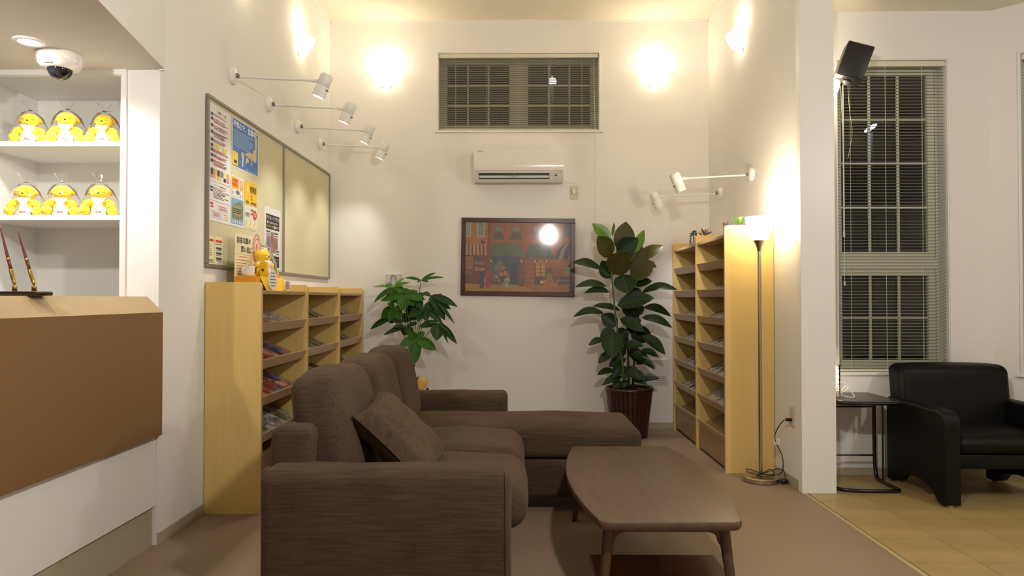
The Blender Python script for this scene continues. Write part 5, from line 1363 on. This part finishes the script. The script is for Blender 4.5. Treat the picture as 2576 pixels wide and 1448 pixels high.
soft('seat_cushion', 2.578, 3.132, 4.09, 4.60, .300, .415, .045, lambda p, u: Vector((p.x, p.y - .02 * (1 - u.z ** 2) * max(0, -u.y), p.z + .02 * (1 - u.x ** 2) * (1 - u.y ** 2) * max(0, u.z))), ac, M_leather)
soft('front_rail', 2.575, 3.135, 4.11, 4.62, .215, .302, .012, None, ac, M_leather, k=3, n=2)
soft('backrest', 2.488, 3.195, 4.50, 4.705, .30, .785, .055, lambda p, u: Vector((p.x * (1 + .00 * u.z), p.y + .03 * u.z - .02 * (1 - u.x ** 2) * max(0, -u.y), p.z + .008 * (1 - u.x ** 2) * max(0, u.z))), ac, M_leather)

# black C-shaped side table
sd = thing('side_table', 'small black side table with a tubular frame, beside the armchair', 'side table', (2.2, 4.57, 0))
tz = .575; x0, x1, y0, y1 = 2.0, 2.405, 4.375, 4.79
def rr_(x0, x1, y0, y1, rads):
    out = []
    for (cx, cy, a0, r) in ((x0, y0, PI, rads[0]), (x1, y0, 1.5 * PI, rads[1]), (x1, y1, 0, rads[2]), (x0, y1, .5 * PI, rads[3])):
        ox = cx + (r if cx == x0 else -r); oy = cy + (r if cy == y0 else -r)
        for k in range(6): a = a0 + PI / 2 * k / 5; out.append((ox + r * math.cos(a), oy + r * math.sin(a)))
    return out
o = obj('tabletop', MB().prism(rr_(x0, x1, y0, y1, (.10, .02, .02, .10)), tz - .028, tz), mat('dark_laminate', (46, 38, 34), .3), sd); bevelled(o, .004, 2)
obj('edge_band', MB().tube([(x0 + .01, y1 - .05, tz - .016), (x0 + .004, y0 + .09, tz - .016), (x0 + .03, y0 + .03, tz - .016), (x0 + .09, y0 + .002, tz - .016), (x1, y0 + .002, tz - .016)], .012, 8, 1), M_black, sd, smooth=True)
obj('frame_tube', MB().tube([(x1 - .01, y1 - .09, tz - .03), (x1 - .01, y1 - .09, .12), (x1 - .01, y1 - .11, .03), (x1 - .01, y1 - .16, .013), (x1 - .005, y0 + .03, .013), (x1 - .02, y0 + .0, .013), (x0 + .12, y0 + .0, .013), (x0 + .03, y0 + .04, .013), (x0 + .01, y0 + .11, .013), (x0 + .01, y1 - .12, .013), (x0 + .01, y1 - .10, .03), (x0 + .01, y1 - .09, .10), (x0 + .01, y1 - .09, tz - .03)], .0115, 10, 2), M_black, sd, smooth=True)
obj('thin_rod', MB().cyl((x1 - .01, y1 - .20, .013), (x1 - .01, y1 - .20, tz - .028), .006, n=8), M_black, sd)
for z in (.49, .165): obj('cross_rail', MB().cyl((x0 + .01, y1 - .09, z), (x1 - .01, y1 - .09, z), .006, n=8), M_black, sd)
# glass vase of fairy lights
q = (2.075, 4.55)
v = thing('fairy_light_vase', 'slim glass cylinder of warm string lights on the black side table', 'lamp', (q[0], q[1], tz))
obj('glass_cylinder', MB().lathe([(.024, .001), (.025, .20), (.032, .215)], (q[0], q[1], tz), 24), M_clear, v, smooth=True)
obj('battery_base', MB().lathe([(0, .006), (.0215, .006), (.0215, .045), (0, .045)], (q[0], q[1], tz), 20), M_creamp, v)
rr2 = random.Random(9); m = MB(); wp = []
for k in range(46):
    a = k * 1.9; z = tz + .055 + .15 * k / 46; r = rr2.uniform(.006, .018); P = Vector((q[0] + r * math.cos(a), q[1] + r * math.sin(a), z)); wp.append(P)
    m.ell(P, (.0035, .0035, .0045), None, 6, 4)
o = obj('fairy_bulbs', m, M_fairy, v); o['kind'] = 'stuff'
obj('wire', MB().tube(wp, .0008, 4), M_gold, v)
light('fairy_glow', 'POINT', (q[0], q[1], tz + .14), 1.3, WARM, .02, parent=v)
cb_ = tag(obj('white_cable', MB().tube([(q[0] + .03, q[1] - .01, tz + .10), (q[0] + .06, q[1] - .02, tz + .085), (q[0] + .09, q[1] - .03, tz + .03), (q[0] + .10, q[1] - .05, tz + .006), (q[0] + .06, q[1] - .05, tz + .006), (q[0] + .04, q[1] + .04, tz + .006),
                                          (q[0] + .09, q[1] + .10, tz + .05), (q[0] + .13, q[1] + .10, tz + .065), (q[0] + .12, q[1] + .10, tz + .035), (q[0] + .05, q[1] + .08, tz + .006)], .0035, 6, 3), M_white, smooth=True), 'white cable looping on the black side table', 'cable')
tag(recenter(cb_), cb_['label'], 'cable')
cb2 = obj('white_cable', MB().tube([(2.30, 4.805, .34), (2.36, 4.806, .29), (2.43, 4.805, .30), (2.50, 4.805, .33), (2.56, 4.806, .345)], .0035, 6, 2), M_white, smooth=True)
tag(recenter(cb2), 'thin white cable on the wall behind the side table', 'cable')

# loudspeaker on the hidden face of the partition
sp = thing('loudspeaker', 'tilted black loudspeaker on a bracket high beside the pilaster', 'speaker', (XP, 4.60, 2.72))
pc = [(2105, 195), (2128, 112), (2186, 133), (2158, 206)]
C = atY(2146, 160, 4.52)
M_ = Matrix.Translation(C) @ Matrix.Rotation(math.radians(19), 4, 'Y') @ Matrix.Rotation(math.radians(6), 4, 'X') @ Matrix.Rotation(math.radians(-12), 4, 'Z')
obj('cabinet', MB().rbox((0, 0, 0), (.082, .075, .112), .008, 2, 1).xform(M_), M_dark, sp, smooth=True, angle=40)
obj('grille', MB().box(-.076, .076, .075, .082, -.106, .106, .003).xform(M_), mat('grille_cloth', (30, 28, 28), .9, bump=.5, bscale=400), sp)
bt = M_ @ Vector((-.02, 0, -.115))
obj('bracket', MB().tube([bt + Vector((0, 0, .01)), bt + Vector((-.01, .02, -.03)), (XP + .04, 4.56, bt.z - .05), (XP + .004, 4.56, bt.z - .04)], .011, 8, 1).box(XP, XP + .012, 4.52, 4.60, bt.z - .085, bt.z - .0, .003), M_dark, sp, smooth=True, angle=40)
obj('swivel', MB().ell(bt + Vector((.02, 0, -.018)), (.028, .022, .016), Euler((0, .3, 0)), 14, 8), mat('grey_metal', (150, 146, 138), .4, metal=.5), sp, smooth=True)
